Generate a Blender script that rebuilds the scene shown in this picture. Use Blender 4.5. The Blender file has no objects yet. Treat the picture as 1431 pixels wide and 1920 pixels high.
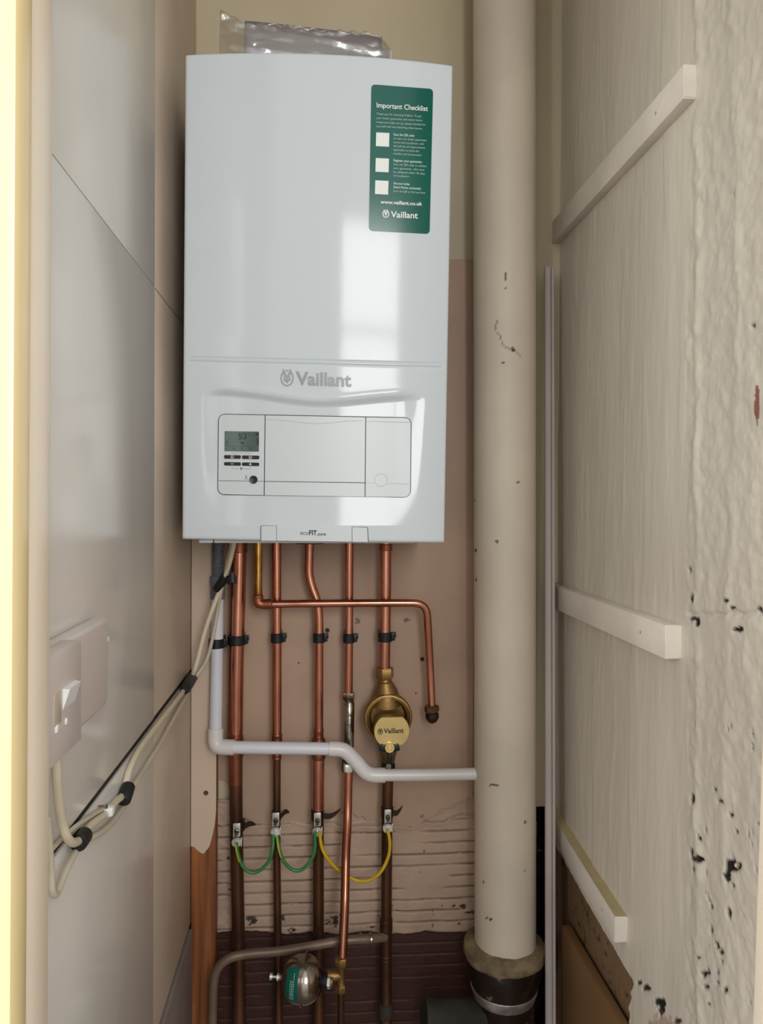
import bpy, bmesh, math, random
import numpy as np
from mathutils import Vector, Matrix

random.seed(4)
SC = bpy.context.scene
COL = SC.collection
IW, IH = 1431.0, 1920.0
FPX = 1400.0                      # focal length in pixels of the 1431x1920 frame
EYE = Vector((0.0, 0.0, 1.30))    # the floor is z = 0
YAW, PITCH, ROLL = math.atan(115.0 / FPX), math.radians(0.8), math.radians(0.36)

# ------------------------------------------------------------------ camera
fw = Vector((math.sin(YAW) * math.cos(PITCH), math.cos(YAW) * math.cos(PITCH), -math.sin(PITCH)))
r0 = Vector((math.cos(YAW), -math.sin(YAW), 0))
u0 = r0.cross(fw)
RT = (math.cos(ROLL) * r0 + math.sin(ROLL) * u0).normalized()
UP = RT.cross(fw).normalized()
cam = bpy.data.cameras.new('camera')
cam.sensor_fit = 'VERTICAL'; cam.sensor_height = 36.0; cam.lens = FPX / IH * 36.0
cam.clip_start = 0.02
camo = bpy.data.objects.new('camera', cam); COL.objects.link(camo)
M = Matrix((RT, UP, -fw)).transposed().to_4x4(); M.translation = EYE
camo.matrix_world = M
SC.camera = camo

# ------------------------------------------------------------------ light
SC.view_settings.view_transform = 'Standard'
SC.view_settings.look = 'None'
SC.view_settings.gamma = 1.0
SC.view_settings.use_curve_mapping = False
SC.view_settings.exposure = 0.14

world = bpy.data.worlds.new('world'); SC.world = world
world.use_nodes = True
wn = world.node_tree; wn.nodes.clear()
wo = wn.nodes.new('ShaderNodeOutputWorld'); wb = wn.nodes.new('ShaderNodeBackground')
tc = wn.nodes.new('ShaderNodeTexCoord'); sx = wn.nodes.new('ShaderNodeSeparateXYZ')
rp = wn.nodes.new('ShaderNodeValToRGB'); mr = wn.nodes.new('ShaderNodeMapRange')
mr.inputs['From Min'].default_value = -1; mr.inputs['From Max'].default_value = 1
wn.links.new(tc.outputs['Generated'], sx.inputs[0]); wn.links.new(sx.outputs['Z'], mr.inputs['Value'])
wn.links.new(mr.outputs[0], rp.inputs[0]); wn.links.new(rp.outputs[0], wb.inputs[0]); wn.links.new(wb.outputs[0], wo.inputs[0])
e = rp.color_ramp.elements
e[0].position = 0.30; e[0].color = (0.20, 0.18, 0.16, 1)
e[1].position = 0.62; e[1].color = (0.58, 0.60, 0.60, 1)
m_ = e.new(0.46); m_.color = (0.42, 0.42, 0.41, 1)
wb.inputs['Strength'].default_value = 1.62

def area(name, loc, sx_, sy_, power, col, target):
    l = bpy.data.lights.new(name, 'AREA'); l.shape = 'RECTANGLE'; l.size = sx_; l.size_y = sy_
    l.energy = power; l.color = col
    o = bpy.data.objects.new(name, l); COL.objects.link(o); o.location = loc
    o.rotation_euler = (Vector(target) - Vector(loc)).to_track_quat('-Z', 'Y').to_euler()
    return o
WIN = (0.58, -1.50, 1.30 + 0.62)
area('window_or_fill', WIN, 0.66, 1.30, 27.0, (1.0, 0.99, 0.975), (WIN[0], 0.0, WIN[2]))
FILL_POS = (-1.75, -1.35, 1.30 + 0.35)
area('window_or_fill', FILL_POS, 1.0, 1.5, 52.0, (1.0, 0.99, 0.98), (0.25, 1.0, 1.2))  # added fill lamp, no such window known; brightens the right wall

# ------------------------------------------------------------------ pixel <-> world
def ray(px, py):
    return fw + RT * ((px - IW / 2) / FPX) - UP * ((py - IH / 2) / FPX)
def PY(px, py, Y):                      # point of the plane y = Y behind a pixel
    d = ray(px, py); return EYE + d * (Y / d.y)
def PXp(px, py, X):                     # point of the plane x = X
    d = ray(px, py); return EYE + d * (X / d.x)
RTn, UPn, FWn, EYn = (np.array(v) for v in (RT, UP, fw, EYE))
def project(P):
    q = np.asarray(P) - EYn; z = q @ FWn
    return IW / 2 + FPX * (q @ RTn) / z, IH / 2 - FPX * (q @ UPn) / z

YB = 1.40
XL = PY(366, 800, YB).x
XR = PY(1050, 800, YB).x

# ------------------------------------------------------------------ noise
def _h(ix, iy, s):
    n = (ix * 374761393 + iy * 668265263 + s * 974634777) & 0x7fffffff
    n = ((n ^ (n >> 13)) * 1274126177) & 0x7fffffff
    return ((n ^ (n >> 16)) & 0xffff) / 65535.0
def vnoise(x, y, s=0):
    x = np.asarray(x, float); y = np.asarray(y, float)
    ix = np.floor(x).astype(np.int64); iy = np.floor(y).astype(np.int64)
    fx = x - ix; fy = y - iy; fx = fx * fx * (3 - 2 * fx); fy = fy * fy * (3 - 2 * fy)
    a = _h(ix, iy, s); b = _h(ix + 1, iy, s); c = _h(ix, iy + 1, s); d = _h(ix + 1, iy + 1, s)
    return (a * (1 - fx) + b * fx) * (1 - fy) + (c * (1 - fx) + d * fx) * fy
def fbm(x, y, s=0, o=4):
    t = 0; a = 0.5
    for k in range(o):
        t = t + a * vnoise(x * 2 ** k, y * 2 ** k, s + k * 7); a *= 0.5
    return t
def sst(t):
    t = np.clip(t, 0, 1); return t * t * (3 - 2 * t)

# ------------------------------------------------------------------ materials
def lin(c):
    return tuple((x / 255 / 12.92 if x / 255 <= 0.04045 else ((x / 255 + 0.055) / 1.055) ** 2.4) for x in c) + (1,)
def mat(name, rgb, rough=0.5, metal=0.0, var=0.08, vscale=6.0, stretch=(1, 1, 1), bump=0.0, bscale=60.0,
        coat=0.0, rgb2=None, spec=0.5, attr=None, rvar=0.0, spots=None):
    m = bpy.data.materials.new(name); m.use_nodes = True
    nt = m.node_tree; N = nt.nodes; L = nt.links
    b = N['Principled BSDF']
    tcn = N.new('ShaderNodeTexCoord'); mp = N.new('ShaderNodeMapping'); mp.inputs['Scale'].default_value = stretch
    L.new(tcn.outputs['Object'], mp.inputs[0])
    nz = N.new('ShaderNodeTexNoise'); nz.inputs['Scale'].default_value = vscale; nz.inputs['Detail'].default_value = 6
    L.new(mp.outputs[0], nz.inputs['Vector'])
    c1 = lin(rgb); c2 = lin(rgb2) if rgb2 else tuple(max(0, x * (1 - 2.2 * var)) for x in c1[:3]) + (1,)
    if not rgb2: c1 = tuple(min(1, x * (1 + var)) for x in c1[:3]) + (1,)
    cr = N.new('ShaderNodeValToRGB'); cr.color_ramp.elements[0].position = 0.36; cr.color_ramp.elements[1].position = 0.64
    cr.color_ramp.elements[0].color = c2; cr.color_ramp.elements[1].color = c1
    L.new(nz.outputs['Fac'], cr.inputs[0]); src = cr.outputs[0]
    if spots:
        vo = N.new('ShaderNodeTexNoise'); vo.inputs['Scale'].default_value = spots[1]; vo.inputs['Detail'].default_value = 3
        L.new(tcn.outputs['Object'], vo.inputs['Vector'])
        r2 = N.new('ShaderNodeValToRGB'); r2.color_ramp.elements[0].position = spots[2]; r2.color_ramp.elements[1].position = spots[2] + 0.03
        L.new(vo.outputs['Fac'], r2.inputs[0])
        mx = N.new('ShaderNodeMixRGB'); L.new(r2.outputs[0], mx.inputs[0]); L.new(src, mx.inputs[1]); mx.inputs[2].default_value = lin(spots[0])
        src = mx.outputs[0]
    if attr:                      # attr = [(attribute, colour), ...]: painted zones, chips, dark grooves, bare patches
        for an, ac in attr:
            at = N.new('ShaderNodeAttribute'); at.attribute_name = an
            mx = N.new('ShaderNodeMixRGB'); L.new(at.outputs['Fac'], mx.inputs[0]); L.new(src, mx.inputs[1])
            mm = N.new('ShaderNodeMixRGB'); mm.inputs[1].default_value = lin(ac)
            mm.inputs[2].default_value = tuple(x * 0.6 for x in lin(ac)[:3]) + (1,)
            L.new(nz.outputs['Fac'], mm.inputs[0]); L.new(mm.outputs[0], mx.inputs[2]); src = mx.outputs[0]
    L.new(src, b.inputs['Base Color'])
    b.inputs['Roughness'].default_value = rough; b.inputs['Metallic'].default_value = metal
    b.inputs['Specular IOR Level'].default_value = spec
    if rvar:
        mr_ = N.new('ShaderNodeMapRange'); mr_.inputs['To Min'].default_value = max(0.03, rough - rvar); mr_.inputs['To Max'].default_value = rough + rvar
        mr_.inputs['From Min'].default_value = 0.3; mr_.inputs['From Max'].default_value = 0.7
        L.new(nz.outputs['Fac'], mr_.inputs['Value']); L.new(mr_.outputs[0], b.inputs['Roughness'])
    if coat: b.inputs['Coat Weight'].default_value = coat; b.inputs['Coat Roughness'].default_value = 0.06
    if bump:
        nb = N.new('ShaderNodeTexNoise'); nb.inputs['Scale'].default_value = bscale; nb.inputs['Detail'].default_value = 5
        L.new(mp.outputs[0], nb.inputs['Vector'])
        bp = N.new('ShaderNodeBump'); bp.inputs['Strength'].default_value = bump; bp.inputs['Distance'].default_value = 0.002
        L.new(nb.outputs['Fac'], bp.inputs['Height']); L.new(bp.outputs[0], b.inputs['Normal'])
    return m

MT = dict(
    boiler=mat('white enamel', (206, 214, 219), 0.09, var=0.0, bump=0.02, bscale=120, spec=0.36),
    plastic=mat('white plastic', (206, 212, 216), 0.35, var=0.0),
    gap=mat('dark gap', (70, 75, 78), 0.6, var=0.0),
    faint=mat('faint line', (176, 181, 184), 0.5, var=0.0),
    logo=mat('silver print', (150, 156, 156), 0.35, var=0.02),
    black=mat('black plastic', (24, 26, 30), 0.35, var=0.05, spec=0.4),
    lcd=mat('display glass', (78, 100, 92), 0.15, var=0.03),
    ink=mat('black print', (28, 32, 32), 0.5, var=0.0),
    white=mat('white print', (236, 240, 236), 0.5, var=0.0),
    softwhite=mat('pale print', (176, 205, 194), 0.5, var=0.0),
    green=mat('green label', (2, 92, 80), 0.16, var=0.03),
    wall=mat('cream wall paint', (194, 182, 154), 0.5, var=0.05, vscale=3, bump=0.25, bscale=25, stretch=(1, 1, .5),
             attr=[('dark', (92, 50, 38)), ('void', (30, 24, 20))]),
    board=mat('pink brown painted board', (182, 152, 130), 0.5, var=0.06, vscale=5, bump=0.15, bscale=30, spots=((120, 92, 74), 22, 0.72)),
    ribs=mat('combed plaster', (180, 154, 134), 0.55, var=0.07, vscale=9, bump=0.5, bscale=90,
             attr=[('dark', (68, 30, 20)), ('chip', (66, 46, 34))]),
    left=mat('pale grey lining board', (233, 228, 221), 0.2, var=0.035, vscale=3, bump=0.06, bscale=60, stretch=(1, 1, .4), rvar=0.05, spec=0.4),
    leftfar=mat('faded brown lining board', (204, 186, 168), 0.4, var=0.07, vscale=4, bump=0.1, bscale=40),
    right=mat('old gloss cream plaster', (203, 195, 180), 0.42, var=0.05, vscale=5, stretch=(1, 1, .3), bump=0.35, bscale=70,
              attr=[('bare', (136, 108, 80)), ('chip', (26, 24, 24)), ('red', (150, 92, 74))], rvar=0.08),
    batten=mat('painted batten', (214, 206, 194), 0.45, var=0.05, vscale=9, bump=0.3, bscale=80),
    battendirty=mat('yellowed paint', (176, 160, 122), 0.6, var=0.08, vscale=14, bump=0.4, bscale=80),
    jamb=mat('cream gloss trim', (248, 232, 210), 0.3, var=0.015, vscale=4),
    jamb2=mat('yellow cream gloss trim', (246, 222, 168), 0.25, var=0.02, vscale=4),
    soil=mat('cream painted iron', (218, 205, 188), 0.42, var=0.045, vscale=4, bump=0.25, bscale=40, attr=[('chip', (40, 34, 30))]),
    mortar=mat('mortar', (134, 116, 88), 0.8, var=0.2, vscale=40, bump=1.0, bscale=120),
    iron=mat('black iron and recess shade', (40, 27, 20), 0.3, var=0.3, vscale=20, bump=0.7, bscale=60, spots=((120, 112, 84), 40, 0.66)),
    foil=mat('silver tape', (196, 186, 184), 0.3, metal=0.5, var=0.2, vscale=30, bump=0.8, bscale=60),
    greymortar=mat('dusty grey iron', (52, 49, 40), 0.75, var=0.2, vscale=20, bump=0.6, bscale=60),
    copper=mat('bright copper', (218, 154, 130), 0.24, metal=1.0, rgb2=(166, 102, 82), vscale=14, stretch=(1, 1, .35), rvar=0.08),
    copperdull=mat('dull copper', (168, 104, 78), 0.36, metal=0.9, rgb2=(110, 68, 50), vscale=12, stretch=(1, 1, .35), rvar=0.08),
    copperold=mat('old brown copper', (122, 84, 60), 0.42, metal=0.75, rgb2=(72, 48, 34), vscale=14, stretch=(1, 1, .3), rvar=0.08),
    coppergold=mat('flux stained copper', (216, 176, 96), 0.2, metal=1.0, rgb2=(150, 84, 50), vscale=38, stretch=(1, 1, .5)),
    brown=mat('brown painted copper', (122, 100, 84), 0.38, metal=0.2, var=0.12, vscale=16),
    brass=mat('rough brass', (168, 136, 84), 0.45, metal=0.85, rgb2=(134, 106, 64), vscale=20, bump=0.2, bscale=150),
    brassface=mat('polished brass', (236, 212, 150), 0.4, metal=0.8, rgb2=(222, 196, 130), vscale=30),
    brassold=mat('tarnished brass', (112, 84, 52), 0.45, metal=0.7, var=0.2, vscale=20),
    chrome=mat('dull chrome', (190, 186, 178), 0.16, metal=1.0, rgb2=(110, 104, 98), vscale=40, bump=0.5, bscale=70),
    nickel=mat('nickel', (226, 226, 220), 0.3, metal=0.6, rgb2=(180, 178, 170), vscale=40),
    nut=mat('bright nut', (236, 236, 226), 0.28, metal=0.4, var=0.02),
    strap=mat('dark steel strap', (66, 52, 44), 0.4, metal=0.7, var=0.15, vscale=30),
    steel=mat('brushed steel', (168, 160, 148), 0.17, metal=1.0, var=0.08, vscale=16),
    pvc=mat('white overflow pipe', (214, 214, 222), 0.3, var=0.02, vscale=8),
    pvcfit=mat('off white fitting', (216, 212, 210), 0.3, var=0.02),
    pvcgrey=mat('grey hose', (112, 116, 126), 0.4, var=0.05),
    cable=mat('cream cable', (216, 204, 178), 0.4, var=0.04, vscale=14),
    cable2=mat('paint splashed cable', (204, 194, 172), 0.45, var=0.06, vscale=16),
    tape=mat('black tape', (18, 18, 20), 0.4, var=0.05, bump=0.3, bscale=80),
    spur=mat('aged white plastic', (212, 200, 194), 0.3, var=0.015),
    rocker=mat('white rocker', (232, 232, 228), 0.25, var=0.0),
    rocker2=mat('beige rocker', (190, 174, 156), 0.35, var=0.0),
    wiregreen=mat('green wire', (54, 126, 66), 0.4, var=0.08, vscale=30),
    wireyellow=mat('yellow wire', (204, 168, 28), 0.4, var=0.06, vscale=30),
    wood=None,
    jointback=mat('dusty dark backing', (52, 38, 30), 0.9, var=0.2, vscale=20),
    trunk=mat('grey plastic channel', (176, 166, 162), 0.35, var=0.04),
    tan=mat('tan board', (126, 94, 60), 0.55, var=0.06, vscale=5),
    paper=mat('printed paper', (222, 222, 226), 0.45, var=0.05, vscale=8),
    paper2=mat('grey lilac cover', (150, 144, 156), 0.35, var=0.1, vscale=12),
    skirt=mat('dusty skirting', (150, 140, 134), 0.5, var=0.08),
    skin=mat('pink cream paint', (206, 184, 164), 0.45, var=0.03, vscale=6, bump=0.12, bscale=30),
)
def wood():
    m = mat('bare pine', (176, 112, 66), 0.5, rgb2=(112, 62, 32), vscale=16, stretch=(3.2, 3.2, 0.16), bump=0.3, bscale=60)
    return m
MT['wood'] = wood()
def clear_film():
    m = bpy.data.materials.new('clear film'); m.use_nodes = True; nt = m.node_tree; N = nt.nodes; L = nt.links
    N.clear(); o = N.new('ShaderNodeOutputMaterial'); t = N.new('ShaderNodeBsdfTransparent'); t.inputs[0].default_value = (.94, .94, .95, 1)
    g = N.new('ShaderNodeBsdfGlossy'); g.inputs['Roughness'].default_value = 0.05
    ad = N.new('ShaderNodeValue'); ad.outputs[0].default_value = 0.22
    nz = N.new('ShaderNodeTexNoise'); nz.inputs['Scale'].default_value = 60; bp = N.new('ShaderNodeBump'); bp.inputs['Strength'].default_value = .2
    bp.inputs['Distance'].default_value = .003
    L.new(nz.outputs['Fac'], bp.inputs['Height']); L.new(bp.outputs[0], g.inputs['Normal'])
    mx = N.new('ShaderNodeMixShader'); L.new(ad.outputs[0], mx.inputs[0])
    L.new(t.outputs[0], mx.inputs[1]); L.new(g.outputs[0], mx.inputs[2]); L.new(mx.outputs[0], o.inputs[0]); return m
MT['film'] = clear_film()

# ------------------------------------------------------------------ mesh builder
class MB:
    def __init__(s): s.v = []; s.f = []
    def add(s, vs, fs):
        n = len(s.v); s.v += [tuple(v) for v in vs]; s.f += [tuple(i + n for i in f) for f in fs]; return s
    def build(s, name, m, parent=None, smooth=35, base=None, attrs=None):
        vs = np.array(s.v, float)
        if parent is not None: org = np.array(parent['_org'][:])
        elif base is not None: org = np.array(base)
        else: org = np.array([(vs[:, 0].min() + vs[:, 0].max()) / 2, (vs[:, 1].min() + vs[:, 1].max()) / 2, vs[:, 2].min()])
        me = bpy.data.meshes.new(name); me.from_pydata((vs - org).tolist(), [], s.f)
        me.materials.append(MT[m] if isinstance(m, str) else m)
        if attrs:
            for k, val in attrs.items():
                a = me.attributes.new(k, 'FLOAT', 'POINT'); a.data.foreach_set('value', np.asarray(val, np.float32).ravel())
        me.update()
        if smooth: me.shade_smooth(); me.set_sharp_from_angle(angle=math.radians(smooth))
        o = bpy.data.objects.new(name, me); COL.objects.link(o)
        if parent is not None: o.parent = parent
        else: o.location = org
        o['_org'] = [float(x) for x in org]
        return o

def frames(pts):
    T = []
    n = len(pts)
    for i in range(n):
        t = (pts[min(i + 1, n - 1)] - pts[max(i - 1, 0)]).normalized(); T.append(t)
    a = Vector((0, -1, 0)) if abs(T[0].y) < 0.9 else Vector((1, 0, 0))
    N = (a - T[0] * a.dot(T[0])).normalized(); out = []
    for i in range(n):
        if i:
            N = N - T[i] * N.dot(T[i]); N.normalize()
        out.append((T[i], N, T[i].cross(N)))
    return out
def tube(mb, pts, r, n=20, caps=True, flat=1.0):
    pts = [Vector(p) for p in pts]; rr = r if isinstance(r, (list, tuple)) else [r] * len(pts)
    fr = frames(pts); vs = []; fs = []
    for p, q, (T, N, B) in zip(pts, rr, fr):
        for k in range(n):
            a = 2 * math.pi * k / n; vs.append(p + N * (q * math.cos(a)) + B * (q * flat * math.sin(a)))
    for i in range(len(pts) - 1):
        for k in range(n):
            a, b = i * n + k, i * n + (k + 1) % n; fs.append((a, b, b + n, a + n))
    if caps: fs.append(tuple(range(n))[::-1]); fs.append(tuple(range((len(pts) - 1) * n, len(pts) * n)))
    return mb.add(vs, fs)
def lathe(mb, p, ax, prof, n=32, twist=0.0):
    """prof = [(distance along ax, radius), ...]"""
    p = Vector(p); T = Vector(ax).normalized(); a = Vector((0, -1, 0)) if abs(T.y) < 0.9 else Vector((0, 0, 1))
    N = (a - T * a.dot(T)).normalized(); B = T.cross(N); vs = []; fs = []
    for t, r in prof:
        for k in range(n):
            q = 2 * math.pi * k / n + twist; vs.append(p + T * t + N * (r * math.cos(q)) + B * (r * math.sin(q)))
    for i in range(len(prof) - 1):
        for k in range(n):
            x, y = i * n + k, i * n + (k + 1) % n; fs.append((x, y, y + n, x + n))
    fs.append(tuple(range(n))[::-1]); fs.append(tuple(range((len(prof) - 1) * n, len(prof) * n)))
    return mb.add(vs, fs)
def hexnut(mb, p, ax, h, r, twist=0.0):
    return lathe(mb, p, ax, [(0, r * .88), (h * .12, r), (h * .88, r), (h, r * .88)], 6, twist)
def fillet(pts, rad, n=7):
    pts = [Vector(p) for p in pts]; out = [pts[0]]
    for i in range(1, len(pts) - 1):
        a, b, c = pts[i - 1], pts[i], pts[i + 1]; u = (a - b); v = (c - b)
        d = min(rad, u.length * .45, v.length * .45); s = b + u.normalized() * d; e_ = b + v.normalized() * d
        for k in range(n + 1):
            t = k / n; out.append(s * (1 - t) ** 2 + b * (2 * t * (1 - t)) + e_ * t * t)
    out.append(pts[-1]); return out
def spline(pts, n=8):
    pts = [Vector(p) for p in pts]; P = [pts[0] * 2 - pts[1]] + pts + [pts[-1] * 2 - pts[-2]]; out = []
    for i in range(1, len(P) - 2):
        a, b, c, d = P[i - 1:i + 3]
        for k in range(n):
            t = k / n
            out.append(0.5 * ((2 * b) + (c - a) * t + (2 * a - 5 * b + 4 * c - d) * t * t + (3 * b - a - 3 * c + d) * t ** 3))
    out.append(pts[-1]); return out
def boxm(mb, c, size, ax=None, bev=0.0, seg=2):
    """box with centre c, full sizes, axes ax = (X, Y, Z) unit vectors"""
    bm = bmesh.new(); bmesh.ops.create_cube(bm, size=1.0)
    for v in bm.verts: v.co = Vector((v.co.x * size[0], v.co.y * size[1], v.co.z * size[2]))
    if bev: bmesh.ops.bevel(bm, geom=bm.edges[:], offset=bev, segments=seg, affect='EDGES', profile=0.5)
    A = ax or (Vector((1, 0, 0)), Vector((0, 1, 0)), Vector((0, 0, 1))); c = Vector(c)
    bm.verts.index_update()
    vs = [c + A[0] * v.co.x + A[1] * v.co.y + A[2] * v.co.z for v in bm.verts]
    mb.add(vs, [[v.index for v in f.verts] for f in bm.faces]); bm.free(); return mb
def prism(mb, outline, off):
    """closed outline of points extruded by vector off"""
    o = [Vector(p) for p in outline]; off = Vector(off); n = len(o)
    return mb.add(o + [p + off for p in o], [tuple(range(n)), tuple(range(2 * n - 1, n - 1, -1))] + [(i, i + n, (i + 1) % n + n, (i + 1) % n) for i in range(n)])

def tag(o, label=None, cat=None, group=None, kind=None):
    if label: o['label'] = label
    if cat: o['category'] = cat
    if group: o['group'] = group
    if kind: o['kind'] = kind
    return o
def thing(name, loc, label, cat, group=None):
    o = bpy.data.objects.new(name, None); o.empty_display_size = 0.03; COL.objects.link(o); o.location = loc
    o['_org'] = [float(x) for x in loc]
    return tag(o, label, cat, group)
def struct(o): o['kind'] = 'structure'; return o

# ------------------------------------------------------------------ structure
def quadbox(name, m, x0, x1, y0, y1, z0, z1, parent=None, bev=0.0):
    mb = MB(); boxm(mb, ((x0 + x1) / 2, (y0 + y1) / 2, (z0 + z1) / 2), (x1 - x0, y1 - y0, z1 - z0), bev=bev)
    return mb.build(name, m, parent)
def gridsurf(U, V, P, name, m, attrs=None, parent=None, flip=False):
    """P(U,V) -> arrays x,y,z on a regular grid"""
    x, y, z = P; nu, nv = U.shape
    vs = np.stack([x, y, z], -1).reshape(-1, 3)
    i = np.arange(nu * nv).reshape(nu, nv); a = i[:-1, :-1].ravel(); b = i[1:, :-1].ravel(); c = i[1:, 1:].ravel(); d = i[:-1, 1:].ravel()
    fs = np.stack([a, d, c, b] if flip else [a, b, c, d], -1).tolist()
    mb = MB(); mb.v = vs.tolist(); mb.f = fs
    return mb.build(name, m, parent, smooth=80, attrs=attrs)

Z = lambda py, Y=YB, px=640: PY(px, py, Y).z       # height of a pixel row on a plane
struct(quadbox('floor', 'skirt', XL - .15, XR + .15, 0.40, 1.8, -0.05, 0.0))
struct(quadbox('ceiling', 'wall', XL - .15, XR + .15, 0.40, 1.55, 2.60, 2.65))

# back wall: cream above, opening low down at the right behind the soil pipe
zv = Z(1512, YB, 1020); xv = PY(1000, 1600, YB).x
mb = MB()
boxm(mb, ((XL + XR) / 2, YB + .05, (zv + 2.6) / 2), (XR - XL + .2, .10, 2.6 - zv))
boxm(mb, ((XL - .1 + xv) / 2, YB + .05, zv / 2), (xv - XL + .1, .10, zv))
wback = struct(mb.build('wall_back', 'wall', smooth=0))
mb = MB()
boxm(mb, ((xv + XR) / 2 + .02, YB + .33, zv / 2), (XR - xv + .16, .04, zv + .1)); boxm(mb, ((xv + XR) / 2 + .02, YB + .22, zv + .02), (XR - xv + .16, .2, .03))
boxm(mb, (xv - .02, YB + .2, zv / 2), (.03, .24, zv)); boxm(mb, (XR + .08, YB + .16, zv / 2), (.03, .34, zv))
struct(mb.build('wall_recess', 'iron', smooth=0))  # recess walls coloured near black to stand for its deep shade

# combed plaster with real ridges, low on the back wall
x0, x1 = PY(398, 1600, YB).x, PY(1003, 1600, YB).x
zt = Z(1490); zb = 0.22
nu, nv = 250, 330
U, V = np.meshgrid(np.linspace(x0, x1, nu), np.linspace(zb, zt, nv), indexing='ij')
px, py = project(np.stack([U, np.full_like(U, YB), V], -1))
pitch = 0.0215
wob = 0.006 * (fbm(U * 9, V * 2, 3) - .5) + 0.0018 * (fbm(U * 45, V * 14, 9) - .5)
ph = ((V + wob) / pitch) % 1.0
row = np.floor((V + wob) / pitch)
keep = sst((vnoise(U * 14 + row * 3.7, row * 1.3, 5) - 0.22) * 5)
groove = np.exp(-((ph - .5) / .075) ** 2) * keep
y_edge = 1545 + 22 * (fbm(px / 55, 0 * px, 12) - .5) * 2 - 22 * sst((px - 700) / 180) - 20 * sst((440 - px) / 30)
ins = sst((py - y_edge) / 5)
rough = fbm(U * 60, V * 60, 21) - .5
strip = sst((436 - px) / 3)
lump = .0025 * np.exp(-(((px - 560) / 26) ** 2 + ((py - 1655) / 24) ** 2)) + .002 * np.exp(-(((px - 770) / 14) ** 2 + ((py - 1650) / 60) ** 2))
hgt = ins * (0.0085 - 0.0042 * groove + 0.0022 * (fbm(U * 16, V * 40, 31) - .5) + lump) + 0.0010 * rough \
    + .0035 * np.exp(-((py - y_edge - 3) / 6) ** 2) * fbm(U * 50, V * 50, 8) + strip * .004
hgt = np.where(py < y_edge - 8, 0.0, hgt)
hgt = np.where((px < 438) & (py > 1440), .009 + .005 * rough - .004 * groove * (vnoise(U * 80, row, 2) > .3), hgt)
dark = sst((py - (1742 + 16 * (fbm(px / 40, py / 60, 17) - .5))) / 6)
hole = (fbm(U * 60 + 7, V * 60, 41) > 0.70) * (py > 1690) * (py < 1760) + (fbm(U * 60 + 7, V * 50, 44) > 0.80) * (py > 1540)
chip = np.clip(sst((py - 1535) / 10) * groove * .55 + hole, 0, 1)  # darker tint along the grooves, plus random dark holes
hgt = hgt * (1 - .72 * dark)
gridsurf(U, V, (U, YB - .0015 - hgt, V), 'combed_plaster', 'ribs', dict(dark=dark, chip=chip), wback, flip=False)

# left wall: lining boards with open joints, pale near the door, faded further in
wl = MB(); boxm(wl, (XL - .0326, 0.93, 1.3), (.06, 1.0, 2.6)); wleft = struct(wl.build('wall_left', 'jointback', smooth=0))  # dark core behind the boards, visible only in the open joints
zj1 = PXp(190, 410, XL).z; zj2 = PXp(190, 1478, XL).z; ystep = PXp(288, 950, XL).y
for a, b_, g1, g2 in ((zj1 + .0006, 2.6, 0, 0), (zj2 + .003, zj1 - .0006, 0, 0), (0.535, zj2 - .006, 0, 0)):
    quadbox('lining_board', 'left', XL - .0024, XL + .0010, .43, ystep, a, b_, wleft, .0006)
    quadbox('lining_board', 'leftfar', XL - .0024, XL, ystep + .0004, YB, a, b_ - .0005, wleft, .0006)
struct(quadbox('baseboard_left', 'skirt', XL - .012, XL + .004, .43, YB - .035, 0.0, 0.525, None, .002))

# right wall: thick gloss paint over rough plaster, chipped
ya, yb_ = 0.50, YB + .002
nu, nv = 400, 960
zlo = 0.20; zhi = 2.32
U, V = np.meshgrid(np.linspace(ya, yb_, nu), np.linspace(zlo, zhi, nv), indexing='ij')
px, py = project(np.stack([np.full_like(U, XR), U, V], -1))
inner = sst((1296 + 10 * (fbm(V * 9, V * 0, 6) - .5) + 12 * sst((700 - py) / 500) - px) / 8)           # trowelled smooth part
rg = 1 - inner
st = fbm(U * 60, V * 5, 51) - .5
h = 0.0006 * st * inner + 0.004 * (fbm(U * 4, V * 1.6, 52) - .5) + rg * (0.003 * (fbm(U * 30, V * 22, 53) - .5) + .0034 * (fbm(U * 80, V * 70, 54) - .5))
h = h + .0028 * np.exp(-((px - (1312 + 8 * (fbm(V * 12, V * 0, 61) - .5) * 2)) / 7) ** 2) * fbm(U * 40, V * 35, 55) * 1.6
h = h + .0030 * np.exp(-((px - 1375 - 14 * np.sin(V * 5)) / 10) ** 2) * fbm(U * 40, V * 28, 56)
h = h + .0007 * sst((fbm(U * 22, V * 3.2, 58) - .5) * 9) * inner + .0008 * (fbm(U * 100, V * 22, 59) - .5) * inner                                                          # old brush runs
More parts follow.
